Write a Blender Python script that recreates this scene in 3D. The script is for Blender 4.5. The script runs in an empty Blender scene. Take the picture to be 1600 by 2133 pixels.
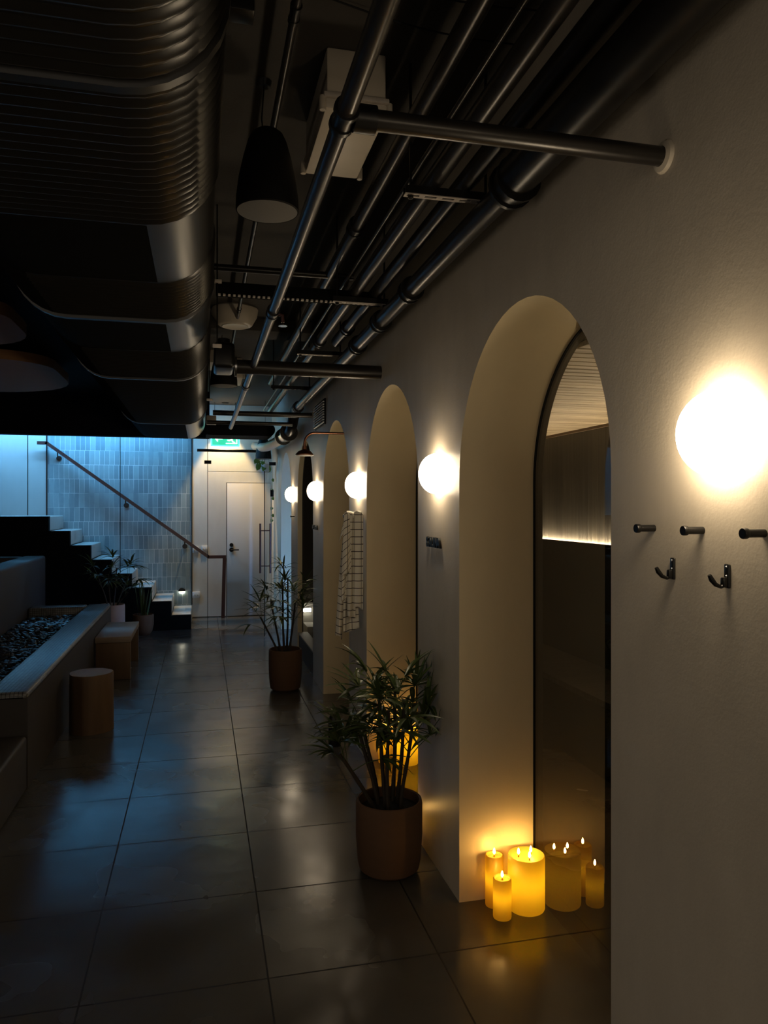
import bpy, bmesh, math, random
from math import sin, cos, pi, radians, sqrt, atan2
from mathutils import Vector, Matrix

# ------------------------------------------------------------------ camera, world, exposure
S = bpy.context.scene
COL = S.collection
camd = bpy.data.cameras.new('camera')
cam = bpy.data.objects.new('camera', camd)
COL.objects.link(cam)
S.camera = cam
camd.sensor_fit = 'VERTICAL'
camd.sensor_height = 24.0
camd.lens = 1560.0 / 2133.0 * 24.0
camd.clip_start = 0.02
YAW = math.atan(380.0 / 1560.0)
cam.location = (0, 0, 1.6)
cam.rotation_euler = (radians(90), 0, -YAW)
camd.shift_y = -9.5 / 2133.0

w = bpy.data.worlds.new('world')
S.world = w
w.use_nodes = True
w.node_tree.nodes['Background'].inputs[0].default_value = (1.0, 0.84, 0.66, 1)  # added warm fill light, entering where the back and left walls are open
w.node_tree.nodes['Background'].inputs[1].default_value = 0.25
S.view_settings.view_transform = 'Standard'
S.view_settings.look = 'None'
S.view_settings.gamma = 1
S.view_settings.exposure = 0.32
S.cycles.use_denoising = True
S.cycles.use_light_tree = True
S.cycles.max_bounces = 7
S.cycles.transparent_max_bounces = 12
S.cycles.sample_clamp_indirect = 2.5
S.cycles.caustics_reflective = False
S.cycles.caustics_refractive = False

# light strengths (one place)
L_GLOBE = 21.5
L_FLAME = 115.0
L_BLUE = 132.0
L_SPOT = 135.0
L_SAUNA = 110.0
WARM = (1.0, 0.80, 0.54)

# room measures
WX = 1.014      # corridor face of the right wall
WB = 1.380      # back face of the right wall
GX = 1.341      # arch glazing
CZ = 3.10       # ceiling
AR = 0.5785     # arch radius
SPR = 1.70      # springing height
ARCH_Y = [2.296, 4.048, 5.78, 7.55, 9.30]
PY = 10.14      # glass partition
EY = 11.22      # end wall

# ------------------------------------------------------------------ materials
def newmat(name):
    m = bpy.data.materials.new(name)
    m.use_nodes = True
    nt = m.node_tree
    return m, nt, nt.nodes['Principled BSDF']

def lk(nt, a, b):
    nt.links.new(a, b)

def nd(nt, typ, **kw):
    n = nt.nodes.new(typ)
    for k, v in kw.items():
        setattr(n, k, v)
    return n

def mth(nt, op, a, b=None, c=None):
    n = nt.nodes.new('ShaderNodeMath')
    n.operation = op
    for i, v in enumerate((a, b, c)):
        if v is None:
            continue
        if isinstance(v, (int, float)):
            n.inputs[i].default_value = v
        else:
            nt.links.new(v, n.inputs[i])
    return n.outputs[0]

def mixc(nt, f, a, b):
    n = nt.nodes.new('ShaderNodeMix')
    n.data_type = 'RGBA'
    if isinstance(f, (int, float)):
        n.inputs[0].default_value = f
    else:
        nt.links.new(f, n.inputs[0])
    for i, v in ((6, a), (7, b)):
        if isinstance(v, tuple):
            n.inputs[i].default_value = (v[0], v[1], v[2], 1)
        else:
            nt.links.new(v, n.inputs[i])
    return n.outputs[2]

def noise(nt, scale, detail=4, rough=0.55, vec=None, stretch=None):
    n = nt.nodes.new('ShaderNodeTexNoise')
    n.inputs['Scale'].default_value = scale
    n.inputs['Detail'].default_value = detail
    n.inputs['Roughness'].default_value = rough
    if vec is None:
        vec = nt.nodes.new('ShaderNodeNewGeometry').outputs['Position']
    if stretch:
        mp = nt.nodes.new('ShaderNodeMapping')
        mp.inputs['Scale'].default_value = stretch
        nt.links.new(vec, mp.inputs[0])
        vec = mp.outputs[0]
    nt.links.new(vec, n.inputs['Vector'])
    return n.outputs['Fac']

def ramp(nt, v, lo, hi, a=0.0, b=1.0):
    n = nt.nodes.new('ShaderNodeMapRange')
    n.inputs[1].default_value = lo
    n.inputs[2].default_value = hi
    n.inputs[3].default_value = a
    n.inputs[4].default_value = b
    n.interpolation_type = 'SMOOTHSTEP'
    nt.links.new(v, n.inputs[0])
    return n.outputs[0]

def bump(nt, bs, h, strength=0.2, dist=0.01):
    n = nt.nodes.new('ShaderNodeBump')
    n.inputs['Strength'].default_value = strength
    n.inputs['Distance'].default_value = dist
    nt.links.new(h, n.inputs['Height'])
    nt.links.new(n.outputs[0], bs.inputs['Normal'])

def simple(name, col, rough=0.5, metal=0.0, var=0.15, scale=12.0, bmp=0.0, stretch=None, spec=0.5):
    m, nt, bs = newmat(name)
    tc = nt.nodes.new('ShaderNodeTexCoord').outputs['Object']
    f = noise(nt, scale, vec=tc, stretch=stretch)
    dark = tuple(c * (1 - var) for c in col)
    lite = tuple(min(1, c * (1 + var)) for c in col)
    lk(nt, mixc(nt, f, dark, lite), bs.inputs['Base Color'])
    bs.inputs['Roughness'].default_value = rough
    bs.inputs['Metallic'].default_value = metal
    bs.inputs['Specular IOR Level'].default_value = spec
    if bmp:
        bump(nt, bs, f, bmp, 0.004)
    return m

def emit(name, col, s, warm_edge=None):
    m, nt, bs = newmat(name)
    bs.inputs['Base Color'].default_value = (0.8, 0.8, 0.8, 1)
    bs.inputs['Emission Color'].default_value = (col[0], col[1], col[2], 1)
    bs.inputs['Emission Strength'].default_value = s
    return m

def glassmat(name, tint=(1, 1, 1), ior=1.5, boost=1.0):
    m, nt, bs = newmat(name)
    nt.nodes.remove(bs)
    tr = nt.nodes.new('ShaderNodeBsdfTransparent')
    tr.inputs[0].default_value = (tint[0], tint[1], tint[2], 1)
    gl = nt.nodes.new('ShaderNodeBsdfGlossy')
    gl.inputs['Roughness'].default_value = 0.01
    fr = nt.nodes.new('ShaderNodeFresnel')
    fr.inputs[0].default_value = ior
    mx = nt.nodes.new('ShaderNodeMixShader')
    f = mth(nt, 'MINIMUM', mth(nt, 'MULTIPLY', fr.outputs[0], boost), 1.0)
    lk(nt, f, mx.inputs[0])
    lk(nt, tr.outputs[0], mx.inputs[1])
    lk(nt, gl.outputs[0], mx.inputs[2])
    lk(nt, mx.outputs[0], nt.nodes['Material Output'].inputs[0])
    return m

def wallmat(name, col, rough, var, bmps):
    m, nt, bs = newmat(name)
    a = noise(nt, 1.6, 5, 0.6)
    b = noise(nt, 9.0, 4, 0.6, stretch=(1, 1, 0.35))
    f = mth(nt, 'ADD', mth(nt, 'MULTIPLY', a, 0.6), mth(nt, 'MULTIPLY', b, 0.4))
    f = ramp(nt, f, 0.32, 0.68)
    lk(nt, mixc(nt, f, tuple(c * (1 - var) for c in col), tuple(c * (1 + var) for c in col)), bs.inputs['Base Color'])
    bs.inputs['Roughness'].default_value = rough
    h = mth(nt, 'ADD', noise(nt, 120, 3, 0.6), mth(nt, 'MULTIPLY', noise(nt, 26, 3, 0.6), 1.5))
    bump(nt, bs, h, bmps, 0.004)
    return m

M = {}
M['plaster'] = wallmat('limewash_plaster', (0.68, 0.60, 0.48), 0.40, 0.07, 0.12)
M['reveal'] = wallmat('cream_plaster', (0.84, 0.71, 0.47), 0.55, 0.04, 0.08)
M['white_wall'] = wallmat('white_plaster', (0.70, 0.68, 0.64), 0.6, 0.05, 0.1)
M['stair_wall'] = wallmat('stair_plaster', (0.46, 0.45, 0.43), 0.5, 0.04, 0.05)
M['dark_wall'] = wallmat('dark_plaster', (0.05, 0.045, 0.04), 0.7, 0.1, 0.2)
M['ceiling'] = wallmat('dark_ceiling', (0.046, 0.041, 0.035), 0.8, 0.12, 0.2)
M['black'] = simple('black_paint', (0.008, 0.0075, 0.007), 0.34, var=0.3, scale=18, bmp=0.04, spec=0.4)
M['matte_black'] = simple('matte_black', (0.005, 0.005, 0.005), 0.65, var=0.3, spec=0.25)
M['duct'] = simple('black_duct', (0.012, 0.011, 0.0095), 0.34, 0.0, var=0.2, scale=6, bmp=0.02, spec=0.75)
M['dulled'] = simple('duct_panel_dulled_flank', (0.006, 0.006, 0.0055), 0.95, var=0.2, spec=0.03)
M['pipe'] = simple('black_pipe', (0.026, 0.023, 0.020), 0.30, 0.2, var=0.3, scale=22, bmp=0.08)
M['galv'] = simple('galvanised', (0.60, 0.54, 0.48), 0.5, 0.1, var=0.2, scale=30)
M['chrome'] = simple('chrome', (0.6, 0.6, 0.6), 0.2, 1.0, var=0.1)
M['grille'] = simple('speaker_grille', (0.16, 0.155, 0.15), 0.7, var=0.1, scale=200)
M['cream_plastic'] = simple('cream_plastic', (0.55, 0.49, 0.40), 0.45, var=0.06)
M['cover'] = simple('lamp_cover', (0.78, 0.70, 0.58), 0.4, var=0.12, scale=7)
M['tan_panel'] = simple('tan_panel', (0.22, 0.11, 0.045), 0.8, var=0.12, scale=5)
M['wood'] = simple('pale_wood', (0.135, 0.082, 0.045), 0.6, var=0.35, scale=14, bmp=0.2, stretch=(1, 1, 0.12))
M['wood_top'] = simple('grey_wood', (0.27, 0.21, 0.165), 0.65, var=0.25, scale=9, bmp=0.2, stretch=(1, 0.2, 1))
M['terracotta'] = simple('terracotta', (0.125, 0.064, 0.031), 0.75, var=0.15, scale=9, bmp=0.15, stretch=(0.5, 0.5, 3))
M['pink_pot'] = simple('pink_ceramic', (0.45, 0.33, 0.28), 0.6, var=0.08)
M['white_pot'] = simple('white_ceramic', (0.72, 0.72, 0.74), 0.35, var=0.05)
M['soil'] = simple('soil', (0.012, 0.009, 0.007), 0.95, var=0.6, scale=60, bmp=0.8)
M['pebble'] = simple('dark_pebble', (0.018, 0.018, 0.019), 0.38, var=0.5, scale=20)
M['leaf'] = simple('palm_leaf', (0.055, 0.085, 0.022), 0.34, var=0.4, scale=10)
M['leaf2'] = simple('bright_leaf', (0.16, 0.30, 0.05), 0.4, var=0.3, scale=14)
M['cane'] = simple('palm_cane', (0.035, 0.025, 0.014), 0.7, var=0.4, scale=40, bmp=0.3)
M['rust'] = simple('oxblood_steel', (0.075, 0.028, 0.026), 0.4, 0.2, var=0.15)
M['copper'] = simple('copper', (0.26, 0.12, 0.075), 0.35, 1.0, var=0.15)
M['concrete'] = simple('pale_concrete', (0.38, 0.37, 0.345), 0.6, var=0.12, scale=6, bmp=0.1)
M['stringer'] = simple('black_stringer', (0.005, 0.005, 0.005), 0.85, var=0.2, spec=0.08)
M['door'] = simple('white_door', (0.72, 0.69, 0.66), 0.5, var=0.03, scale=3)
M['globe'] = emit('opal_globe', WARM, L_GLOBE)
M['flame'] = emit('flame', (1.0, 0.55, 0.14), L_FLAME)
M['blue_led'] = emit('blue_led', (0.15, 0.50, 0.95), L_BLUE)
M['niche_blue'] = emit('niche_blue', (0.16, 0.42, 1.0), 60.0)
M['warm_led'] = emit('warm_led', (1.0, 0.78, 0.48), L_SAUNA)
M['white_led'] = emit('white_led', (1.0, 0.93, 0.72), 8.0)
M['exit_green'] = emit('exit_green', (0.0, 0.62, 0.30), 0.95)
M['exit_white'] = emit('exit_white', (0.75, 1.0, 0.95), 1.3)
M['exit_rim'] = emit('exit_rim', (0.12, 0.75, 1.0), 1.2)
M['glass'] = glassmat('clear_glass', (0.97, 0.99, 0.98), 1.45, 1.0)
M['dark_glass'] = glassmat('arch_glass', (0.82, 0.80, 0.76), 1.5, 1.75)

# wax: thin-walled translucent shell lit from inside
def waxmat():
    m, nt, bs = newmat('ivory_wax')
    bs.inputs['Base Color'].default_value = (0.80, 0.56, 0.10, 1)
    bs.inputs['Roughness'].default_value = 0.4
    tl = nt.nodes.new('ShaderNodeBsdfTranslucent')
    n = noise(nt, 14, vec=nt.nodes.new('ShaderNodeTexCoord').outputs['Object'])
    lk(nt, mixc(nt, n, (0.82, 0.56, 0.03), (0.90, 0.66, 0.07)), tl.inputs[0])
    mx = nt.nodes.new('ShaderNodeMixShader')
    mx.inputs[0].default_value = 0.55
    lk(nt, bs.outputs[0], mx.inputs[1])
    lk(nt, tl.outputs[0], mx.inputs[2])
    lk(nt, mx.outputs[0], nt.nodes['Material Output'].inputs[0])
    return m
M['wax'] = waxmat()

# floor: 590 mm dark wet tiles
def floormat():
    m, nt, bs = newmat('wet_floor_tile')
    pos = nt.nodes.new('ShaderNodeNewGeometry').outputs['Position']
    sep = nt.nodes.new('ShaderNodeSeparateXYZ')
    lk(nt, pos, sep.inputs[0])
    def line(c, off, pitch, wid):
        a = mth(nt, 'DIVIDE', mth(nt, 'SUBTRACT', c, off), pitch)
        fr = mth(nt, 'FRACT', a)
        d = mth(nt, 'MINIMUM', fr, mth(nt, 'SUBTRACT', 1.0, fr))
        d = mth(nt, 'MULTIPLY', d, pitch)
        return mth(nt, 'LESS_THAN', d, wid), mth(nt, 'FLOOR', a)
    lx, ix = line(sep.outputs[0], 0.220, 0.604, 0.0032)
    ly, iy = line(sep.outputs[1], 0.205, 0.590, 0.0034)
    grout = mth(nt, 'MAXIMUM', lx, ly)
    cmb = nt.nodes.new('ShaderNodeCombineXYZ')
    lk(nt, ix, cmb.inputs[0]); lk(nt, iy, cmb.inputs[1])
    wn = nt.nodes.new('ShaderNodeTexWhiteNoise')
    lk(nt, cmb.outputs[0], wn.inputs['Vector'])
    big = noise(nt, 1.3, 1.2, 0.4)
    fine = noise(nt, 7, 6, 0.65)
    f = mth(nt, 'ADD', mth(nt, 'MULTIPLY', wn.outputs['Value'], 0.35), mth(nt, 'MULTIPLY', fine, 0.65))
    base = mixc(nt, f, (0.066, 0.062, 0.056), (0.094, 0.089, 0.080))
    wet = ramp(nt, mth(nt, 'MULTIPLY', big, 1.0), 0.48, 0.66)
    base = mixc(nt, mth(nt, 'MULTIPLY', wet, 0.25), base, (0.028, 0.027, 0.026))
    # small pale irregular spots
    def spot(x, y, rx, ry, n2):
        dx = mth(nt, 'DIVIDE', mth(nt, 'SUBTRACT', sep.outputs[0], x), rx)
        dy = mth(nt, 'DIVIDE', mth(nt, 'SUBTRACT', sep.outputs[1], y), ry)
        d = mth(nt, 'SQRT', mth(nt, 'ADD', mth(nt, 'MULTIPLY', dx, dx), mth(nt, 'MULTIPLY', dy, dy)))
        d = mth(nt, 'ADD', d, mth(nt, 'MULTIPLY', mth(nt, 'SUBTRACT', n2, 0.5), 1.6))
        return ramp(nt, d, 0.75, 1.0, 1.0, 0.0)
    sn = noise(nt, 24, 4, 0.6)
    sp = mth(nt, 'MAXIMUM', spot(0.475, 3.02, 0.05, 0.075, sn), spot(0.44, 3.12, 0.02, 0.05, sn))
    base = mixc(nt, mth(nt, 'MULTIPLY', sp, 0.5), base, (0.30, 0.28, 0.25))
    base = mixc(nt, grout, base, (0.008, 0.008, 0.008))
    lk(nt, base, bs.inputs['Base Color'])
    rg = ramp(nt, noise(nt, 2.0, 3, 0.5), 0.3, 0.75, 0.21, 0.31)
    rg = mth(nt, 'SUBTRACT', rg, mth(nt, 'MULTIPLY', wet, 0.07))
    rg = mth(nt, 'ADD', rg, mth(nt, 'MULTIPLY', grout, 0.5))
    lk(nt, rg, bs.inputs['Roughness'])
    h = mth(nt, 'ADD', mth(nt, 'MULTIPLY', noise(nt, 3.0, 2, 0.5), 1.0), mth(nt, 'MULTIPLY', noise(nt, 60, 3, 0.5), 0.05))
    h = mth(nt, 'SUBTRACT', h, mth(nt, 'MULTIPLY', grout, 0.4))
    bump(nt, bs, h, 0.35, 0.012)
    return m
M['floor'] = floormat()

# glazed wall tiles, 65 x 200 mm, stacked
def tilemat():
    m, nt, bs = newmat('glazed_wall_tile')
    pos = nt.nodes.new('ShaderNodeNewGeometry').outputs['Position']
    sep = nt.nodes.new('ShaderNodeSeparateXYZ')
    lk(nt, pos, sep.inputs[0])
    def line(c, off, pitch, wid):
        a = mth(nt, 'DIVIDE', mth(nt, 'SUBTRACT', c, off), pitch)
        fr = mth(nt, 'FRACT', a)
        d = mth(nt, 'MULTIPLY', mth(nt, 'MINIMUM', fr, mth(nt, 'SUBTRACT', 1.0, fr)), pitch)
        return mth(nt, 'LESS_THAN', d, wid), mth(nt, 'FLOOR', a)
    lz, iz = line(sep.outputs[2], 0.0, 0.20, 0.0022)
    wz = nt.nodes.new('ShaderNodeTexWhiteNoise')
    wz.noise_dimensions = '1D'
    lk(nt, iz, wz.inputs['W'])
    xo = mth(nt, 'ADD', sep.outputs[0], mth(nt, 'MULTIPLY', wz.outputs['Value'], 0.03))
    lx, ix = line(xo, 0.0, 0.066, 0.0018)
    cmb = nt.nodes.new('ShaderNodeCombineXYZ')
    lk(nt, ix, cmb.inputs[0]); lk(nt, iz, cmb.inputs[1])
    wn = nt.nodes.new('ShaderNodeTexWhiteNoise')
    lk(nt, cmb.outputs[0], wn.inputs['Vector'])
    f = mth(nt, 'ADD', mth(nt, 'MULTIPLY', wn.outputs['Value'], 0.75), mth(nt, 'MULTIPLY', noise(nt, 18, 3), 0.35))
    c = mixc(nt, f, (0.15, 0.22, 0.25), (0.31, 0.39, 0.40))
    gr = mth(nt, 'MAXIMUM', lz, lx)
    # grout reads lighter on some edges only
    gl = mth(nt, 'MULTIPLY', gr, ramp(nt, noise(nt, 2.2, 2), 0.35, 0.55))
    c = mixc(nt, gl, c, (0.75, 0.76, 0.74))
    lk(nt, c, bs.inputs['Base Color'])
    bs.inputs['Roughness'].default_value = 0.28
    h = mth(nt, 'SUBTRACT', mth(nt, 'MULTIPLY', wn.outputs['Value'], 0.4), gr)
    h = mth(nt, 'ADD', h, mth(nt, 'MULTIPLY', noise(nt, 25, 2), 0.6))
    bump(nt, bs, h, 0.25, 0.004)
    return m
M['tile'] = tilemat()

def mosaicmat(name, base, lite):
    m, nt, bs = newmat(name)
    tc = nt.nodes.new('ShaderNodeNewGeometry').outputs['Position']
    br = nt.nodes.new('ShaderNodeTexBrick')
    br.offset = 0.0
    br.inputs['Scale'].default_value = 1.0
    br.inputs['Brick Width'].default_value = 0.022
    br.inputs['Row Height'].default_value = 0.022
    br.inputs['Mortar Size'].default_value = 0.0018
    br.inputs['Color1'].default_value = (*base, 1)
    br.inputs['Color2'].default_value = (*lite, 1)
    br.inputs['Mortar'].default_value = (0.012, 0.012, 0.012, 1)
    sp_ = nt.nodes.new('ShaderNodeSeparateXYZ'); lk(nt, tc, sp_.inputs[0])
    cb_ = nt.nodes.new('ShaderNodeCombineXYZ'); lk(nt, sp_.outputs[0], cb_.inputs[0])
    lk(nt, mth(nt, 'ADD', sp_.outputs[1], sp_.outputs[2]), cb_.inputs[1])
    lk(nt, cb_.outputs[0], br.inputs['Vector'])
    lk(nt, br.outputs['Color'], bs.inputs['Base Color'])
    bs.inputs['Roughness'].default_value = 0.3
    h = mth(nt, 'SUBTRACT', 1.0, br.outputs['Fac'])
    bump(nt, bs, h, 0.6, 0.002)
    return m
M['mosaic'] = mosaicmat('grey_mosaic', (0.15, 0.155, 0.16), (0.24, 0.245, 0.25))
M['poolwall'] = simple('pool_render', (0.042, 0.036, 0.032), 0.6, var=0.15, scale=6, bmp=0.1)

def towelmat():
    m, nt, bs = newmat('checked_cotton')
    uv = nt.nodes.new('ShaderNodeUVMap').outputs[0]
    sep = nt.nodes.new('ShaderNodeSeparateXYZ')
    lk(nt, uv, sep.inputs[0])
    def line(c, pitch, wid):
        fr = mth(nt, 'FRACT', mth(nt, 'DIVIDE', c, pitch))
        return mth(nt, 'LESS_THAN', fr, wid / pitch)
    g = mth(nt, 'MAXIMUM', line(sep.outputs[0], 0.058, 0.0042), line(sep.outputs[1], 0.047, 0.0050))
    c = mixc(nt, g, (0.88, 0.84, 0.73), (0.06, 0.05, 0.045))
    lk(nt, c, bs.inputs['Base Color'])
    bs.inputs['Roughness'].default_value = 0.95
    bump(nt, bs, noise(nt, 160, 3, 0.6), 0.5, 0.002)
    return m
M['towel'] = towelmat()

def plankmat(name, a, b, pitch, axis, gap):
    m, nt, bs = newmat(name)
    pos = nt.nodes.new('ShaderNodeNewGeometry').outputs['Position']
    sep = nt.nodes.new('ShaderNodeSeparateXYZ')
    lk(nt, pos, sep.inputs[0])
    x = mth(nt, 'DIVIDE', sep.outputs[axis], pitch)
    fr = mth(nt, 'FRACT', x)
    g = mth(nt, 'LESS_THAN', fr, gap / pitch)
    idx = mth(nt, 'FLOOR', x)
    wn = nt.nodes.new('ShaderNodeTexWhiteNoise')
    wn.noise_dimensions = '1D'
    lk(nt, idx, wn.inputs['W'])
    st = (1.2, 26, 26) if name == 'pale_slats' else (20, 20, 0.9)
    gn = noise(nt, 1.5, 5, 0.6, stretch=st)
    f = mth(nt, 'ADD', mth(nt, 'MULTIPLY', wn.outputs['Value'], 0.45), mth(nt, 'MULTIPLY', ramp(nt, gn, 0.35, 0.7), 0.6))
    c = mixc(nt, f, a, b)
    c = mixc(nt, g, c, tuple(v * 0.12 for v in a))
    lk(nt, c, bs.inputs['Base Color'])
    bs.inputs['Roughness'].default_value = 0.5
    h = mth(nt, 'SUBTRACT', mth(nt, 'ADD', wn.outputs['Value'], mth(nt, 'MULTIPLY', gn, 0.8)), mth(nt, 'MULTIPLY', g, 2.0))
    bump(nt, bs, h, 0.6, 0.008)
    return m
M['slats'] = plankmat('pale_slats', (0.16, 0.125, 0.085), (0.66, 0.55, 0.40), 0.078, 1, 0.0001)
M['dark_planks'] = plankmat('dark_planks', (0.006, 0.0055, 0.005), (0.05, 0.044, 0.035), 0.10, 1, 0.006)

# ------------------------------------------------------------------ geometry helpers (all in world coordinates)
def xbox(bm, x0, x1, y0, y1, z0, z1, bev=0.0, seg=2):
    vs = [bm.verts.new(p) for p in ((x0, y0, z0), (x1, y0, z0), (x1, y1, z0), (x0, y1, z0),
                                    (x0, y0, z1), (x1, y0, z1), (x1, y1, z1), (x0, y1, z1))]
    fs = [bm.faces.new([vs[i] for i in q]) for q in
          ((0, 3, 2, 1), (4, 5, 6, 7), (0, 1, 5, 4), (1, 2, 6, 5), (2, 3, 7, 6), (3, 0, 4, 7))]
    if bev > 0:
        es = list({e for f in fs for e in f.edges})
        bmesh.ops.bevel(bm, geom=es, offset=bev, segments=seg, profile=0.5, affect='EDGES')
    return bm

def tube(bm, pts, r, n=16, cap=True, closed=False):
    pts = [Vector(p) for p in pts]
    rs = r if isinstance(r, (list, tuple)) else [r] * len(pts)
    rings = []
    prev = None
    for i, p in enumerate(pts):
        if i == 0:
            d = pts[1] - pts[0]
        elif i == len(pts) - 1:
            d = pts[-1] - pts[-2]
        else:
            d = (pts[i + 1] - p).normalized() + (p - pts[i - 1]).normalized()
        if d.length < 1e-9:
            d = Vector((0, 0, 1))
        d.normalize()
        if prev is None:
            up = Vector((0, 0, 1)) if abs(d.z) < 0.9 else Vector((1, 0, 0))
            a = d.cross(up).normalized()
        else:
            a = prev - d * prev.dot(d)
            if a.length < 1e-6:
                a = d.orthogonal()
            a.normalize()
        prev = a
        b = d.cross(a)
        rings.append([bm.verts.new(p + a * rs[i] * cos(2 * pi * k / n) + b * rs[i] * sin(2 * pi * k / n)) for k in range(n)])
    for i in range(len(rings) - 1):
        for k in range(n):
            bm.faces.new((rings[i][k], rings[i][(k + 1) % n], rings[i + 1][(k + 1) % n], rings[i + 1][k]))
    if cap:
        bm.faces.new(rings[0][::-1])
        bm.faces.new(rings[-1])
    return bm

def lathe(bm, prof, c=(0, 0, 0), n=32, axis='Z', flip=False):
    """prof: list of (radius, height) along axis from c."""
    c = Vector(c)
    ax = {'Z': (Vector((1, 0, 0)), Vector((0, 1, 0)), Vector((0, 0, 1))),
          'X': (Vector((0, 1, 0)), Vector((0, 0, 1)), Vector((1, 0, 0))),
          '-X': (Vector((0, 0, 1)), Vector((0, 1, 0)), Vector((-1, 0, 0))),
          'Y': (Vector((0, 0, 1)), Vector((1, 0, 0)), Vector((0, 1, 0)))}[axis]
    rings = []
    for r, h in prof:
        if r < 1e-6:
            rings.append([bm.verts.new(c + ax[2] * h)])
        else:
            rings.append([bm.verts.new(c + ax[0] * r * cos(2 * pi * k / n) + ax[1] * r * sin(2 * pi * k / n) + ax[2] * h) for k in range(n)])
    for a, b in zip(rings[:-1], rings[1:]):
        for k in range(n):
            k2 = (k + 1) % n
            if len(a) == 1 and len(b) == 1:
                continue
            if len(a) == 1:
                bm.faces.new((a[0], b[k2], b[k]))
            elif len(b) == 1:
                bm.faces.new((a[k], a[k2], b[0]))
            else:
                bm.faces.new((a[k], a[k2], b[k2], b[k]))
    return bm

def prism(bm, poly, axis, a0, a1):
    """poly: 2D points; axis 'X': (y,z), 'Y': (x,z), 'Z': (x,y)."""
    def P(p, a):
        return {'X': (a, p[0], p[1]), 'Y': (p[0], a, p[1]), 'Z': (p[0], p[1], a)}[axis]
    A = [bm.verts.new(P(p, a0)) for p in poly]
    B = [bm.verts.new(P(p, a1)) for p in poly]
    n = len(poly)
    bm.faces.new(A)
    bm.faces.new(B[::-1])
    for i in range(n):
        bm.faces.new((A[i], B[i], B[(i + 1) % n], A[(i + 1) % n]))
    return bm

def finish(bm, name, mat, smooth=True, uv=None):
    bmesh.ops.recalc_face_normals(bm, faces=bm.faces)
    if smooth:
        for f in bm.faces:
            f.smooth = True
        for e in bm.edges:
            if len(e.link_faces) == 2 and e.calc_face_angle(0) > radians(34):
                e.smooth = False
    me = bpy.data.meshes.new(name)
    bm.to_mesh(me)
    bm.free()
    for m in (mat if isinstance(mat, (list, tuple)) else [mat]):
        me.materials.append(m)
    return me

def tag(o, label=None, cat=None, group=None, kind=None):
    if label: o['label'] = label
    if cat: o['category'] = cat
    if group: o['group'] = group
    if kind: o['kind'] = kind
    return o

def thing(name, loc, label, cat, group=None):
    o = bpy.data.objects.new(name, None)
    o.empty_display_size = 0.05
    COL.objects.link(o)
    o.location = loc
    return tag(o, label, cat, group)

def wloc(o):
    v = Vector((0, 0, 0))
    while o is not None:
        v += Vector(o.location)
        o = o.parent
    return v

def part(name, bm, mat, parent, label=None, smooth=True, kind=None):
    me = finish(bm, name, mat, smooth)
    me.transform(Matrix.Translation(-wloc(parent)))
    o = bpy.data.objects.new(name, me)
    COL.objects.link(o)
    o.parent = parent
    return tag(o, label, kind=kind)

def solo(name, bm, mat, label, cat, group=None, smooth=True, kind=None):
    me = finish(bm, name, mat, smooth)
    xs = [v.co for v in me.vertices]
    lo = Vector((min(v.x for v in xs), min(v.y for v in xs), min(v.z for v in xs)))
    hi = Vector((max(v.x for v in xs), max(v.y for v in xs), max(v.z for v in xs)))
    c = Vector(((lo.x + hi.x) / 2, (lo.y + hi.y) / 2, lo.z))
    me.transform(Matrix.Translation(-c))
    o = bpy.data.objects.new(name, me)
    o.location = c
    COL.objects.link(o)
    return tag(o, label, cat, group, kind)

def struct(name, bm, mat, smooth=False, parent=None):
    me = finish(bm, name, mat, smooth)
    o = bpy.data.objects.new(name, me)
    COL.objects.link(o)
    if parent:
        o.parent = parent
    else:
        o['kind'] = 'structure'
    return o

def copy_tree(o, parent=None):
    c = o.copy()
    COL.objects.link(c)
    c.parent = parent
    for ch in list(o.children):
        copy_tree(ch, c)
    return c

def dup(root, loc, label, group=None):
    c = copy_tree(root)
    c.location = loc
    c['label'] = label
    if group: c['group'] = group
    return c

nb = bmesh.new

# ------------------------------------------------------------------ room shell
bm = nb(); xbox(bm, -4.2, 4.0, -2.6, EY + 0.2, -0.12, 0.0)
struct('floor', bm, M['floor'])
bm = nb(); xbox(bm, -4.2, 4.0, -2.6, EY + 0.2, CZ, CZ + 0.15)
struct('ceiling', bm, M['ceiling'])
bm = nb(); xbox(bm, -4.2, -4.0, 3.6, EY + 0.2, 0, CZ)
struct('wall_left', bm, M['dark_wall'])

def arch_pts(cy, r=AR, n=28, spr=SPR):
    """from far jamb foot over the crown to near jamb foot: (y, z)"""
    pts = [(cy + r, 0.0)]
    for i in range(n + 1):
        a = pi * i / n
        pts.append((cy + r * cos(a), spr + r * sin(a)))
    pts.append((cy - r, 0.0))
    return pts

# the right wall: one leaf with five round-headed openings
bm = nb()
Y0, Y1 = -2.4, EY
edges = [Y0] + [v for c in ARCH_Y for v in (c - AR, c + AR)] + [Y1]
RB = 0.006
for X in (WX, WB):
    for i in range(0, len(edges), 2):
        a, b = edges[i], edges[i + 1]
        vs = [bm.verts.new(p) for p in ((X, a, 0), (X, b, 0), (X, b, CZ), (X, a, CZ))]
        bm.faces.new(vs)
    for cy in ARCH_Y:
        P = arch_pts(cy)[1:-1]
        for p, q in zip(P[:-1], P[1:]):
            bm.faces.new([bm.verts.new(v) for v in ((X, p[0], p[1]), (X, q[0], q[1]), (X, q[0], CZ), (X, p[0], CZ))])
wr = struct('wall_right', bm, M['plaster'])
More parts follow.
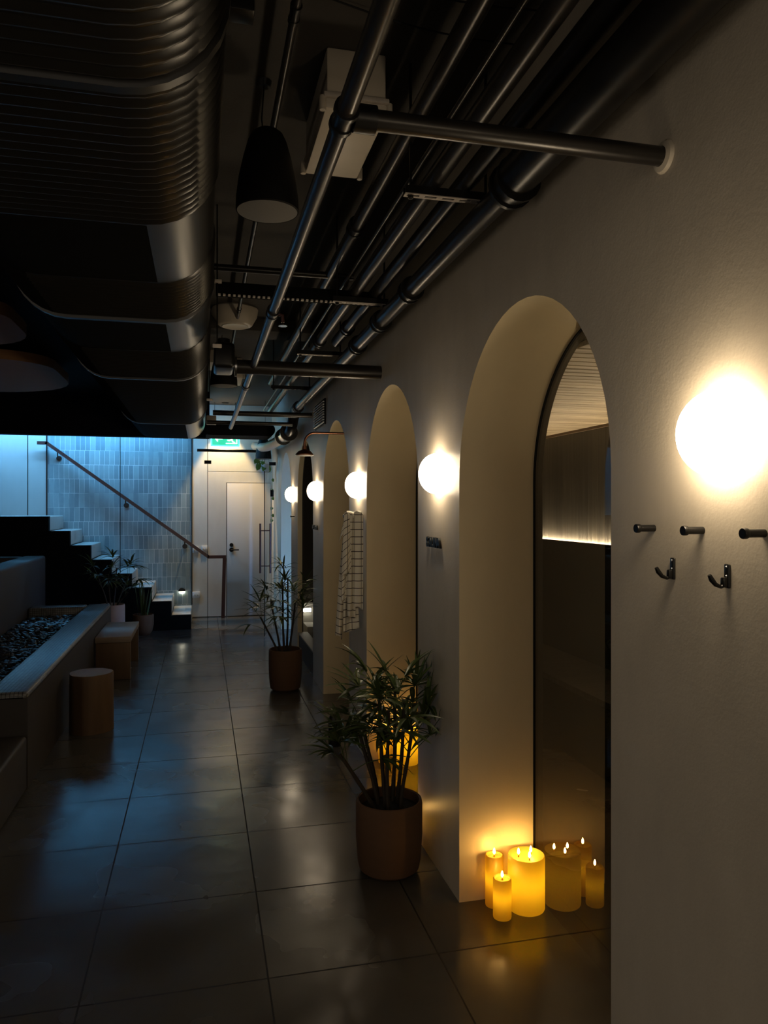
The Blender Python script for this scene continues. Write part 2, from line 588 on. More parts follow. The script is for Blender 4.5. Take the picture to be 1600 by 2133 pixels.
# lining of each opening (part of the wall, cream paint)
for cy in ARCH_Y:
    bm = nb()
    thin = cy == ARCH_Y[3]
    P = arch_pts(cy, n=48)
    A = [bm.verts.new((WX, y, z)) for y, z in P]
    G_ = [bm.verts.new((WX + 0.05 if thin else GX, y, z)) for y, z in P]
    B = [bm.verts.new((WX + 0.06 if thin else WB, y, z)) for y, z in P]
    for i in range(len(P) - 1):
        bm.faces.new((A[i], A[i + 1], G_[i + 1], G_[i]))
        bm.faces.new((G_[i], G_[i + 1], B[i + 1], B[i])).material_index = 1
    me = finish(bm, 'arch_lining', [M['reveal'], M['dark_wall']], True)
    o = bpy.data.objects.new('arch_lining', me)
    COL.objects.link(o); o.parent = wr

# glazing of the arches: black frame and pane
def ring_strip(bm, cy, r_out, r_in, x0, x1, z0=0.0):
    Po = arch_pts(cy, r_out, 40); Pi = arch_pts(cy, r_in, 40)
    V = [[bm.verts.new((x, y, z)) for y, z in P] for x, P in ((x0, Po), (x1, Po), (x1, Pi), (x0, Pi))]
    n = len(Po)
    for k in range(4):
        a, b = V[k], V[(k + 1) % 4]
        for i in range(n - 1):
            bm.faces.new((a[i], a[i + 1], b[i + 1], b[i]))
for k, cy in enumerate(ARCH_Y[:3]):
    bm = nb(); ring_strip(bm, cy, AR - 0.0005, AR - 0.007, GX - 0.004, GX + 0.014)
    f = struct('window_%d' % (k + 1), bm, M['matte_black'], True)
    bm = nb()
    P = arch_pts(cy, AR - 0.004, 40)
    prism(bm, [(y, z + (0.001 if z == 0 else 0)) for y, z in P], 'X', GX, GX + 0.006)
    # one optical surface only
    me = finish(bm, 'pane', M['dark_glass'], False)
    bm2 = nb(); bm2.from_mesh(me)
    dele = [fc for fc in bm2.faces if not (len(fc.verts) > 10 and fc.calc_center_median().x < GX + 0.003)]
    bmesh.ops.delete(bm2, geom=dele, context='FACES'); bm2.to_mesh(me); bm2.free()
    o = bpy.data.objects.new('pane', me); COL.objects.link(o); o.parent = f

# (the fourth opening is a thin doorway edge into the plunge room; the fifth is a lit niche)
# arch 4 has a low upstand with a pale capping; arch 5 is closed by a back panel
cy = ARCH_Y[3]
bm = nb(); xbox(bm, WX + 0.015, WX + 0.09, cy - AR, cy + AR, 0, 0.225)
up = struct('trim_1', bm, M['poolwall'])
bm = nb(); xbox(bm, WX + 0.005, WX + 0.11, cy - AR, cy + AR, 0.225, 0.245, 0.004)
struct('capping', bm, M['concrete'], True, up)
bm = nb(); xbox(bm, WB - 0.02, WB + 0.02, ARCH_Y[4] - AR - 0.05, ARCH_Y[4] + AR + 0.05, 0, 2.4)
struct('wall_niche', bm, M['white_wall'])

# sauna behind the arches
SX, SZ = 2.85, 2.205
bm = nb(); xbox(bm, SX, SX + 0.1, 0.3, 6.45, 0, SZ + 0.1)
struct('wall_sauna_back', bm, M['dark_planks'])
bm = nb(); xbox(bm, WB + 0.005, SX, 0.3, 6.45, SZ + 0.035, SZ + 0.06)
cs = struct('ceiling_sauna', bm, M['dark_planks'])
bm = nb()
for k in range(78):
    xbox(bm, WB + 0.01, SX - 0.005, 0.34 + 0.078 * k, 0.34 + 0.078 * k + 0.064, SZ, SZ + 0.02, 0.002, 1)
struct('ceiling_slats', bm, M['slats'], False, cs)
bm = nb(); xbox(bm, WB + 0.005, SX, 6.35, 6.45, 0, SZ)
struct('wall_sauna_end', bm, M['dark_planks'])
bm = nb(); xbox(bm, WB + 0.005, SX, 0.3, 0.4, 0, SZ)
struct('wall_sauna_near', bm, M['dark_planks'])
bm = nb(); xbox(bm, SX - 0.012, SX, 0.5, 6.3, SZ - 0.02, SZ)
struct('trim_2', bm, M['wood'])
# bench and the light hidden behind its back board
t = thing('sauna_bench', (2.5, 3.4, 0), 'dark timber bench with tall back board inside the sauna behind the nearest arch', 'bench')
bm = nb(); xbox(bm, SX - 0.06, SX - 0.042, 0.45, 6.3, 0.45, 1.335, 0.003); part('backrest', bm, M['matte_black'], t)
bm = nb(); xbox(bm, 2.30, SX - 0.065, 0.45, 6.3, 0.42, 0.46, 0.004); part('seat', bm, M['dark_planks'], t)
for y in (0.7, 2.5, 4.3, 6.1):
    bm = nb(); xbox(bm, 2.34, 2.42, y, y + 0.05, 0, 0.42); part('leg', bm, M['matte_black'], t)
bm = nb(); xbox(bm, 2.305, 2.325, 0.45, 6.3, 0, 0.415); part('front_board', bm, M['matte_black'], t)  # dark board added to hide the lit floor beneath the seat
bm = nb(); xbox(bm, SX - 0.036, SX - 0.014, 0.5, 6.3, 1.315, 1.327)
solo('led_strip', bm, M['warm_led'], 'warm white light strip glowing behind the sauna back board', 'light strip')

# plunge room behind arch 4
bm = nb(); xbox(bm, 2.6, 2.7, 6.46, 8.7, 0, 2.6)
struct('wall_plunge_back', bm, M['white_wall'])
bm = nb(); xbox(bm, WX + 0.02, 2.6, 8.62, 8.70, 0, 2.6)
struct('wall_plunge_end', bm, M['dark_wall'])
bm = nb(); xbox(bm, WX + 0.02, WB - 0.01, 8.60, 8.62, 0, 0.50)
struct('trim_7', bm, M['concrete'])
bm = nb(); xbox(bm, WB + 0.005, 2.7, 6.46, 8.7, 2.6, 2.65)
struct('ceiling_plunge', bm, M['dark_wall'])
t = thing('plunge_steps', (1.9, 8.2, 0), 'pale stone steps lit low down inside the fourth arch', 'steps')
for i in range(2):
    bm = nb(); xbox(bm, WX + 0.12, WB - 0.02, 7.9 + 0.34 * i, 8.595, 0.14 * i, 0.14 * (i + 1), 0.01)
    part('step', bm, M['concrete'], t)
t = thing('bulkhead_light', (1.18, 8.58, 0.40), 'small white bulkhead light glowing low inside the fourth arch', 'light')
bm = nb(); xbox(bm, 1.13, 1.23, 8.585, 8.599, 0.395, 0.445, 0.004); part('back_plate', bm, M['white_pot'], t)
bm = nb(); xbox(bm, 1.135, 1.225, 8.555, 8.585, 0.40, 0.44, 0.01); part('diffuser', bm, M['white_led'], t)
# blue light strip at the near edge of the fifth niche
bm = nb(); xbox(bm, WX + 0.24, WX + 0.26, ARCH_Y[4] - AR + 0.004, ARCH_Y[4] - AR + 0.014, 0.10, 1.65)
solo('niche_light', bm, M['niche_blue'], 'pale blue upright light strip inside the furthest arched niche', 'light strip')

# end wall: tiles beside the stair, white wall with the door
bm = nb(); xbox(bm, -2.09, -0.135, EY, EY + 0.2, 0, CZ)
struct('wall_tiled', bm, M['tile'])
bm = nb(); xbox(bm, -0.135, WX + 0.5, EY - 0.004, EY + 0.2, 0, CZ)
struct('wall_end', bm, M['white_wall'])
bm = nb(); xbox(bm, -4.0, -2.09, EY - 0.01, EY + 0.2, 0, CZ)
struct('wall_stair', bm, M['stair_wall'])
bm = nb(); xbox(bm, -2.098, -2.082, EY - 0.014, EY, 1.4, CZ)
struct('trim_3', bm, M['matte_black'])
bm = nb(); xbox(bm, -0.143, -0.129, EY - 0.012, EY, 0.19, CZ)
struct('trim_4', bm, M['matte_black'])

# flush door
dr = thing('door_1', (0.68, EY - 0.006, 0), None, None); dr['kind'] = 'structure'
bm = nb(); xbox(bm, 0.362, 0.995, EY - 0.03, EY - 0.006, 0.012, 1.955, 0.002); leaf_ = part('door_leaf', bm, M['door'], dr)
bm = nb()
xbox(bm, 0.352, 0.360, EY - 0.010, EY - 0.005, 0, 1.965)
xbox(bm, 0.352, 1.004, EY - 0.010, EY - 0.005, 1.958, 1.965)
part('shadow_gap', bm, M['matte_black'], dr)
bm = nb(); lathe(bm, [(0, 0), (0.032, 0), (0.032, -0.012), (0, -0.012)], (0.425, EY - 0.030, 0.98), 20, 'Y')
part('lock_rose', bm, M['matte_black'], leaf_)
bm = nb(); lathe(bm, [(0, 0), (0.028, 0), (0.028, -0.012), (0, -0.012)], (0.425, EY - 0.030, 1.05), 20, 'Y')
hd = None
part('thumb_turn', bm, M['matte_black'], leaf_)
bm = nb(); tube(bm, [(0.425, EY - 0.04, 0.98), (0.425, EY - 0.075, 0.98), (0.44, EY - 0.08, 0.98), (0.53, EY - 0.08, 0.98)], 0.009, 10)
part('lever_handle', bm, M['matte_black'], leaf_)
bm = nb(); xbox(bm, -0.13, 1.0, EY - 0.012, EY - 0.004, 0, 0.012)
struct('trim_5', bm, M['dark_wall'])

# bulkhead over the partition, lobby side walls
bm = nb(); xbox(bm, -4.0, 0.10, 9.98, 10.12, 2.50, CZ)
struct('trim_6', bm, M['stringer'])

# ------------------------------------------------------------------ staircase
NS, RI, GO = 8, 0.186, 0.248
XS = -0.134
st = thing('staircase', (-1.1, 10.7, 0), 'pale staircase with a black side wall climbing left behind the glass', 'staircase')
poly = [(XS, 0.0)]
x = XS
for i in range(NS):
    poly.append((x, RI * (i + 1)))
    x -= GO
    if i < NS - 1:
        poly.append((x, RI * (i + 1)))
poly.append((-3.95, RI * NS)); poly.append((-3.95, 0.0))
bm = nb(); prism(bm, poly, 'Y', PY, PY + 0.10); part('side_wall', bm, M['stringer'], st, 'matt black side wall')
x = XS - 0.002
for i in range(NS):
    bm = nb()
    xe = x - GO if i < NS - 1 else -3.95
    xbox(bm, xe, x, PY + 0.101, EY - 0.016, RI * i + (0.002 if i else 0.0), RI * (i + 1), 0.012, 3)
    part('step', bm, M['concrete'], st)
    x -= GO
# handrail
hr = thing('handrail', (-0.9, 11.1, 0.9), 'dark oxblood steel handrail running down the blue tiled wall', 'handrail')
def flatbar(bm, p0, p1, w_, t_):
    """bar in the XZ plane; w_ in plane, t_ in Y"""
    p0, p1 = Vector(p0), Vector(p1)
    d = (p1 - p0).normalized()
    n_ = Vector((-d.z, 0, d.x)) * (w_ / 2)
    y_ = Vector((0, t_ / 2, 0))
    vs = [bm.verts.new(v) for v in (p0 - n_ - y_, p1 - n_ - y_, p1 + n_ - y_, p0 + n_ - y_, p0 - n_ + y_, p1 - n_ + y_, p1 + n_ + y_, p0 + n_ + y_)]
    for q in ((0, 1, 2, 3), (7, 6, 5, 4), (0, 4, 5, 1), (1, 5, 6, 2), (2, 6, 7, 3), (3, 7, 4, 0)):
        bm.faces.new([vs[i] for i in q])
HY = 11.10
bm = nb()
flatbar(bm, (-2.19, HY, 2.486), (-2.06, HY, 2.486), 0.045, 0.04)
flatbar(bm, (-2.08, HY, 2.494), (0.10, HY, 0.885), 0.045, 0.04)
flatbar(bm, (0.085, HY, 0.885), (0.345, HY, 0.885), 0.045, 0.04)
part('rail', bm, M['rust'], hr)
bm = nb(); flatbar(bm, (0.322, HY, 0.865), (0.300, HY, 0.0), 0.05, 0.04); part('post', bm, M['rust'], hr)
for px_ in (-1.93, -1.04, -0.235):
    zr = 2.486 + (px_ + 2.07) * (0.90 - 2.486) / 2.158
    bm = nb()
    lathe(bm, [(0, 0), (0.036, 0), (0.036, -0.012), (0, -0.012)], (px_, EY - 0.001, zr - 0.10), 18, 'Y')
    tube(bm, [(px_, EY - 0.008, zr - 0.10), (px_, HY + 0.01, zr - 0.09), (px_, HY, zr - 0.06), (px_, HY, zr - 0.02)], 0.009, 8)
    part('bracket', bm, M['matte_black'], hr)
# step light
sl = thing('step_light', (-0.276, EY - 0.02, 0.34), 'round black hooded step light glowing low on the tiled wall', 'step light')
bm = nb()
R_ = 0.05
n = 20
top = [(-0.276 + R_ * cos(pi * i / n), 0.39 + R_ * sin(pi * i / n)) for i in range(n + 1)]
prism(bm, top, 'Y', EY - 0.055, EY - 0.001)
part('hood', bm, M['black'], sl)
bm = nb()
bot = [(-0.276 + 0.043 * cos(pi + pi * i / n), 0.389 + 0.036 * sin(pi + pi * i / n)) for i in range(n + 1)]
prism(bm, bot, 'Y', EY - 0.02, EY - 0.001)
part('diffuser', bm, M['white_led'], sl)

# ------------------------------------------------------------------ glass partition
def steps_poly(x0, x1, top_z):
    """glass polygon between x0<x1 standing on the stepped side wall"""
    pts = [(x0, top_z), (x1, top_z)]
    def zat(xx):
        if xx > XS: return 0.004
        k = int((XS - xx) / GO) + 1
        return RI * min(k, NS)
    xs = [x1]
    k = 0
    while True:
        xb = XS - GO * k
        if xb < x0 + 1e-6 or k >= NS: break
        if xb < x1 - 1e-6: xs.append(xb)
        k += 1
    xs.append(x0)
    for a, b in zip(xs[:-1], xs[1:]):
        z = zat((a + b) / 2) + 0.004
        pts += [(a, z), (b, z)]
    return pts
def pane(name, poly, y, parent=None, label=None, group=None):
    bm = nb()
    vs = [bm.verts.new((p[0], y, p[1])) for p in poly]
    bm.faces.new(vs)
    return bm
GPY = PY + 0.05
for i, (a, b, lab) in enumerate(((-3.2, -2.123, 'clear glass panel at the head of the stair, left of the first dark joint'),
                                 (-2.117, -1.023, 'clear glass panel over the upper stair steps between two dark joints'),
                                 (-1.017, 0.076, 'clear glass panel over the lower stair steps beside the doorway'))):
    g = thing('glass_panel', ((a + b) / 2, GPY, 0), lab, 'glass panel', 'glass partition over the stair')
    bm = nb()
    vs = [bm.verts.new((p[0], GPY, p[1])) for p in steps_poly(a, b, 2.96)]
    bm.faces.new(vs)
    part('pane', bm, M['glass'], g, smooth=False)
    bm = nb(); xbox(bm, b - 0.001, b + 0.006, GPY - 0.006, GPY + 0.006, (1.50 if b < -2 else (0.75 if b < -1 else 0.0)), 2.96)
    part('joint', bm, M['matte_black'], g, 'dark vertical joint')
tp = thing('transom_panel', (0.5, GPY, 2.08), 'clear glass transom over the open doorway', 'glass panel')
bm = nb(); bm.faces.new([bm.verts.new(p) for p in ((0.084, GPY, 2.08), (0.93, GPY, 2.08), (0.93, GPY, 2.96), (0.084, GPY, 2.96))])
part('pane', bm, M['glass'], tp, smooth=False)
bm = nb(); xbox(bm, 0.084, 0.93, GPY - 0.005, GPY + 0.005, 2.074, 2.080); part('bottom_edge', bm, M['galv'], tp)
for x_, z_ in ((0.08, 2.20), (0.93, 2.19)):
    bm = nb(); xbox(bm, x_ - 0.045, x_ + 0.045, GPY - 0.012, GPY + 0.012, z_ - 0.022, z_ + 0.022, 0.002)
    part('clamp', bm, M['matte_black'], tp)
bm = nb(); bm.faces.new([bm.verts.new(p) for p in ((0.945, GPY, 0.005), (WX, GPY, 0.005), (WX, GPY, 2.96), (0.945, GPY, 2.96))])
g = thing('glass_panel', (0.98, GPY, 0), 'narrow clear glass side panel between the hinges and the right wall', 'glass panel')
part('pane', bm, M['glass'], g, smooth=False)

# open glass door, swung towards the camera
H0 = Vector((0.925, GPY - 0.02, 0)); 
ddir = Vector((0.742 - 0.925, -0.90, 0)).normalized()
DW, DH = 0.86, 2.05
gd = thing('glass_door', H0, 'frameless glass door standing open edge-on with long bar handles', 'door')
nrm = Vector((-ddir.y, ddir.x, 0))
def quadbox(bm, p, d, L, z0, z1, th):
    nn = Vector((-d.y, d.x, 0)) * th / 2
    q = p + d * L
    b = [p - nn, q - nn, q + nn, p + nn]
    vs = [bm.verts.new((v.x, v.y, z0)) for v in b] + [bm.verts.new((v.x, v.y, z1)) for v in b]
    for f in ((3, 2, 1, 0), (4, 5, 6, 7), (0, 1, 5, 4), (1, 2, 6, 5), (2, 3, 7, 6), (3, 0, 4, 7)):
        bm.faces.new([vs[i] for i in f])
bm = nb()
q = H0 + ddir * DW
bm.faces.new([bm.verts.new(v) for v in ((H0.x, H0.y, 0.01), (q.x, q.y, 0.01), (q.x, q.y, DH), (H0.x, H0.y, DH))])
part('pane', bm, M['glass'], gd, smooth=False)
bm = nb(); quadbox(bm, H0 + ddir * DW, ddir, 0.004, 0.01, DH, 0.010); part('polished_edge', bm, M['matte_black'], gd)
for z_ in (0.30, 1.79):
    bm = nb(); quadbox(bm, H0 - ddir * 0.03, ddir, 0.10, z_ - 0.045, z_ + 0.045, 0.035); part('hinge', bm, M['matte_black'], gd)
hp = H0 + ddir * (DW - 0.09)
for s in (-1, 1):
    c = hp + nrm * s * 0.062
    bm = nb(); tube(bm, [(c.x, c.y, 0.78), (c.x, c.y, 1.40)], 0.012, 12)
    hb = part('bar_handle', bm, M['rust'], gd)
for z_ in (0.87, 1.31):
    a, b = hp + nrm * 0.062, hp - nrm * 0.062
    bm = nb(); tube(bm, [(a.x, a.y, z_), (b.x, b.y, z_)], 0.006, 8); part('handle_spacer', bm, M['rust'], gd)

# lobby rail above door, power points
bm = nb(); tube(bm, [(-0.06, 10.72, 2.395), (0.93, 10.72, 2.395)], 0.020, 12)
solo('black_rail', bm, M['black'], 'horizontal black rail hung across the lobby above the white door', 'rail')
for i, (x_, z_, w_, lab) in enumerate(((-0.085, 0.985, 0.085, 'white power point on the lobby wall partly behind the handrail'),
                                   (0.045, 0.995, 0.085, 'white power point higher on the lobby wall just right of its twin'),
                                   (-0.075, 0.33, 0.11, 'white double power point low on the lobby wall beside the last step'))):
    t = thing('power_point', (x_, EY - 0.01, z_), lab, 'power point', 'power points on the lobby wall')
    bm = nb(); xbox(bm, x_ - w_ / 2, x_ + w_ / 2, EY - 0.020, EY - 0.004, z_ - 0.045, z_ + 0.045, 0.003); plt = part('plate', bm, M['white_pot'], t)
    for s in (-1, 1):
        bm = nb(); xbox(bm, x_ + s * 0.02 - 0.008, x_ + s * 0.02 + 0.008, EY - 0.026, EY - 0.0195, z_ - 0.014, z_ + 0.014, 0.002); part('switch', bm, M['cream_plastic'], plt)

# exit sign
ES = 10.9
t = thing('exit_sign', (0.3, ES, 2.5), 'lit green exit sign with white arrow and running figure above the lobby', 'sign')
bm = nb(); xbox(bm, 0.125, 0.53, ES, ES + 0.05, 2.47, 2.70, 0.006); part('housing', bm, M['exit_rim'], t)
bm = nb(); xbox(bm, 0.145, 0.51, ES - 0.006, ES - 0.001, 2.488, 2.682); fc_ = part('face', bm, M['exit_green'], t, 'green face')
bm = nb()
yy0, yy1 = ES - 0.010, ES - 0.007
prism(bm, [(0.175, 2.585), (0.225, 2.64), (0.225, 2.60), (0.29, 2.60), (0.29, 2.57), (0.225, 2.57), (0.225, 2.53)], 'Y', yy0, yy1)
part('arrow', bm, M['exit_white'], fc_)
bm = nb()
prism(bm, [(0.335, 2.505), (0.495, 2.505), (0.495, 2.668), (0.335, 2.668), (0.335, 2.655), (0.482, 2.655), (0.482, 2.518), (0.335, 2.518)], 'Y', yy0, yy1)
part('doorway_symbol', bm, M['exit_white'], fc_)
bm = nb()
lathe(bm, [(0, -0.003), (0.013, -0.003), (0.013, 0), (0, 0)], (0.40, ES - 0.007, 2.635), 14, 'Y')
for P in ([(0.39, 2.62), (0.425, 2.615), (0.43, 2.575), (0.41, 2.57)],
          [(0.41, 2.575), (0.43, 2.575), (0.435, 2.545), (0.465, 2.53), (0.46, 2.518), (0.42, 2.535)],
          [(0.41, 2.58), (0.42, 2.565), (0.39, 2.545), (0.355, 2.55), (0.355, 2.563), (0.385, 2.562)],
          [(0.425, 2.612), (0.455, 2.59), (0.465, 2.60), (0.43, 2.623)],
          [(0.39, 2.618), (0.365, 2.59), (0.375, 2.583), (0.40, 2.60)]):
    prism(bm, P, 'Y', yy0, yy1)
part('running_figure', bm, M['exit_white'], fc_)
for x_ in (0.18, 0.47):
    bm = nb(); tube(bm, [(x_, ES + 0.025, 2.70), (x_, ES + 0.025, CZ)], 0.004, 6); part('hanger', bm, M['black'], t)

# blue cove light over the stair wall; lobby downlight
bm = nb(); xbox(bm, -3.4, -0.45, 10.72, 10.76, 3.02, 3.05)
solo('cove_light', bm, M['blue_led'], 'long blue light strip in the ceiling above the stair', 'light strip')
t = thing('downlight', (0.33, 10.96, CZ), 'recessed warm downlight in the lobby ceiling above the white door', 'downlight')
bm = nb(); lathe(bm, [(0.05, -0.002), (0.055, -0.006), (0.045, -0.008), (0.038, 0.0)], (0.33, 10.96, CZ), 24); part('rim', bm, M['matte_black'], t)
ld = bpy.data.lights.new('downlight_lamp', 'SPOT'); ld.energy = L_SPOT; ld.color = (1.0, 0.68, 0.30)
ld.spot_size = radians(60); ld.spot_blend = 0.35; ld.shadow_soft_size = 0.03
lo = bpy.data.objects.new('downlight_lamp', ld); COL.objects.link(lo); lo.parent = t; lo.location = (0, 0, -0.02); lo.rotation_euler = (radians(4), 0, 0)

# ------------------------------------------------------------------ globe wall lamps
def make_globe():
    z = 1.748; y = 1.29
    t = thing('wall_lamp', (WX, y, z), 'x', 'wall lamp', 'opal wall lamps between the arches')
    bm = nb()
    n = 12
    R, D = 0.088, 0.074
    lathe(bm, [(R * cos(pi / 2 * i / n), 0.016 + D * sin(pi / 2 * i / n)) for i in range(n)] + [(0, 0.016 + D)], (WX, y, z), 40, '-X')
    part('globe', bm, M['globe'], t, 'glowing opal glass globe')
    bm = nb(); lathe(bm, [(0, 0), (0.080, 0), (0.080, 0.016), (0, 0.016)], (WX - 0.0002, y, z), 32, '-X')
    part('back_plate', bm, M['white_pot'], t)  # added collar, holds the dome off the wall to soften its halo
    return t
g0 = make_globe()
g0['label'] = 'large glowing opal wall lamp above the black pegs, nearest to the viewer'
GLOBES = [(-0.56, 'added opal wall lamp continuing the row, unseen behind the viewpoint'), (3.14, 'glowing opal wall lamp above the raised sauna lettering, between the two nearest arches'),  # first entry is an unseen lamp added for brightness
          (4.88, 'glowing opal wall lamp above the checked towel'),
          (6.73, 'glowing opal wall lamp behind the copper shower head, above the small dark lettering'),
          (8.57, 'smallest glowing opal wall lamp, the furthest along the wall near the glass door')]
for y, lab in GLOBES:
    dup(g0, (WX, y, 1.748), lab)

# pegs and hooks
def make_peg():
    y, z = 1.53, 1.552
    t = thing('coat_peg', (WX, y, z), 'x', 'coat peg', 'black coat pegs')
    bm = nb(); lathe(bm, [(0, 0.0), (0.0078, 0.0), (0.0078, 0.038), (0, 0.038)], (WX, y, z), 20, '-X'); part('stem', bm, M['black'], t)
    bm = nb(); lathe(bm, [(0, 0.038), (0.0098, 0.038), (0.0103, 0.040), (0.0103, 0.046), (0.0096, 0.048), (0, 0.048)], (WX, y, z), 20, '-X'); part('cap', bm, M['black'], t)
    return t
p0 = make_peg()
p0['label'] = 'black cylindrical coat peg nearest the arch edge, above and left of the first hook'
dup(p0, (WX, 1.358, 1.552), 'middle black cylindrical coat peg, between the two curved hooks')
dup(p0, (WX, 1.182, 1.552), 'black cylindrical coat peg at the right edge of the photo under the lamp')
dup(p0, (WX, 8.40, 1.50), 'tiny dark coat peg on the far pier below the furthest wall lamp')

def make_hook():
    y, z = 1.456, 1.467
    t = thing('coat_hook', (WX, y, z), 'x', 'coat hook', 'curved black coat hooks')
    bm = nb(); xbox(bm, WX - 0.006, WX - 0.0002, y - 0.008, y + 0.008, z - 0.026, z + 0.022, 0.0028, 3); bp_ = part('back_plate', bm, M['black'], t)
    bm = nb(); xbox(bm, WX - 0.016, WX - 0.005, y - 0.006, y + 0.006, z - 0.024, z - 0.004, 0.003, 2); part('knuckle', bm, M['black'], t)
    pts = [(WX - 0.006, y, z - 0.018), (WX - 0.018, y, z - 0.023), (WX - 0.030, y, z - 0.018), (WX - 0.039, y, z - 0.008), (WX - 0.044, y, z + 0.001)]
    bm = nb(); tube(bm, pts, [0.0045, 0.0035, 0.0045, 0.0055, 0.004], 10); part('arm', bm, M['black'], t)
    for dz in (0.016, -0.002):
        bm = nb(); lathe(bm, [(0, 0), (0.003, 0), (0.002, 0.002), (0, 0.0025)], (WX - 0.0055, y, z + dz), 10, '-X'); part('screw', bm, M['chrome'], bp_)
    return t
h0 = make_hook()
h0['label'] = 'curved black coat hook closer to the arch, left of the two hooks'
dup(h0, (WX, 1.279, 1.466), 'curved black coat hook further from the arch, right of the two hooks')

# raised lettering
def lettering(text, y0, zc, h, pitch, label, far=False):
    t = thing('wall_lettering', (WX, y0, zc), label, 'sign', 'black raised room names on the piers')
    for i, ch in enumerate(text):
        cu = bpy.data.curves.new('letter', 'FONT')
        cu.body = ch
        cu.size = h / 0.7
        cu.extrude = 0.005
        cu.offset = 0.0022
        cu.resolution_u = 3
        tmp = bpy.data.objects.new('tmp', cu)
        COL.objects.link(tmp)
        bpy.context.view_layer.update()
        me = bpy.data.meshes.new_from_object(tmp.evaluated_get(bpy.context.evaluated_depsgraph_get()))
        bpy.data.objects.remove(tmp)
        # text x -> -Y (reads left to right facing the wall), y -> Z, depth -> -X
        me.transform(Matrix(((0, 0, -1, -0.010), (-1, 0, 0, -pitch * i), (0, 1, 0, -h / 2), (0, 0, 0, 1))))
        me.materials.clear(); me.materials.append(M['black'])
        o = bpy.data.objects.new('letter', me)
        COL.objects.link(o); o.parent = t
    return t
lettering('SAUNA', 3.29, 1.445, 0.042, 0.040, 'raised black letters reading sauna under the second wall lamp')
lettering('STEAM', 6.92, 1.42, 0.038, 0.060, 'small dark raised letters on the far pier beside the steam arch')

# ------------------------------------------------------------------ candles
def candle(x, y, r, h, wicks, label, power=1.0, grp='flameless candles on the floor by the arches'):
    t = thing('pillar_candle', (x, y, 0), label, 'candle', grp)
    bm = nb()
    rd = min(0.012, r * 0.25)
    prof = [(r * 0.97, 0.001), (r, 0.006), (r, h - 0.006), (r - 0.003, h), (r - 0.007, h - 0.002), (r * 0.7, h - rd), (0, h - rd * 1.15)]
    lathe(bm, prof, (x, y, 0), 40)
    part('wax_body', bm, M['wax'], t)
    for (dx, dy) in wicks:
        cx, cy2, cz = x + dx, y + dy, h - rd * 1.1
        bm = nb(); lathe(bm, [(0.003, -0.002), (0.0035, 0.010), (0, 0.011)], (cx, cy2, cz), 8)
        wk = part('wick', bm, M['wax'], t)
        bm = nb(); lathe(bm, [(0, 0), (0.0042, 0.004), (0.0052, 0.010), (0.0035, 0.018), (0.001, 0.024), (0, 0.025)], (cx, cy2, cz + 0.011), 10)
        part('flame', bm, M['flame'], wk, 'glowing flame')
    ld = bpy.data.lights.new('wax_glow', 'POINT'); ld.energy = 0.20 * power * (r / 0.036) * (0.9 if r > 0.05 else 0.45); ld.color = (1.0, 0.68, 0.13); ld.shadow_soft_size = 0.02
    o = bpy.data.objects.new('wax_glow', ld); COL.objects.link(o); o.parent = t; o.location = (0, 0, h * 0.55)
    return t
W3 = [(-0.028, 0.012), (0.002, -0.026), (0.028, 0.018)]
candle(1.262, 2.776, 0.0735, 0.213, W3, 'wide three-wick yellow candle against the glass of the nearest arch')
candle(1.145, 2.825, 0.036, 0.203, [(0, 0)], 'tall slim yellow candle by the cream jamb, left of the wide candle')
candle(1.141, 2.733, 0.036, 0.155, [(0, 0)], 'short slim yellow candle in front of the tall slim one')
dy = ARCH_Y[1] - ARCH_Y[0]
candle(1.250, 2.776 + dy, 0.0735, 0.213, W3, 'wide three-wick yellow candle seen through the near palm in the second arch')
candle(1.115, 2.82 + dy, 0.036, 0.19, [(0, 0)], 'slim yellow candle by the jamb of the second arch behind the palm stems')
candle(0.925, 3.50, 0.036, 0.13, [(0, 0)], 'short yellow candle hidden behind the near palm pot, lighting the pier', 0.8)

# ------------------------------------------------------------------ plants
def pot_mesh(x, y, r, h, mat, parent, taper=0.9, thick=0.014):
    bm = nb()
    prof = [(0, 0), (r * taper * 0.80, 0), (r * taper, 0.02), (r * (0.5 + taper / 2) , h * 0.18), (r, h * 0.5), (r, h * 0.93), (r - 0.003, h - 0.004), (r - 0.008, h),
            (r - thick, h - 0.004), (r - thick, h - 0.05), (r - thick - 0.002, h - 0.08), (0, h - 0.08)]
    lathe(bm, prof, (x, y, 0), 48)
    part('pot', bm, mat, parent)
    bm = nb()
    rr = r - thick - 0.001
    lathe(bm, [(rr, h - 0.045), (rr * 0.6, h - 0.035), (0, h - 0.032)], (x, y, 0), 32)
    part('soil', bm, M['soil'], parent)

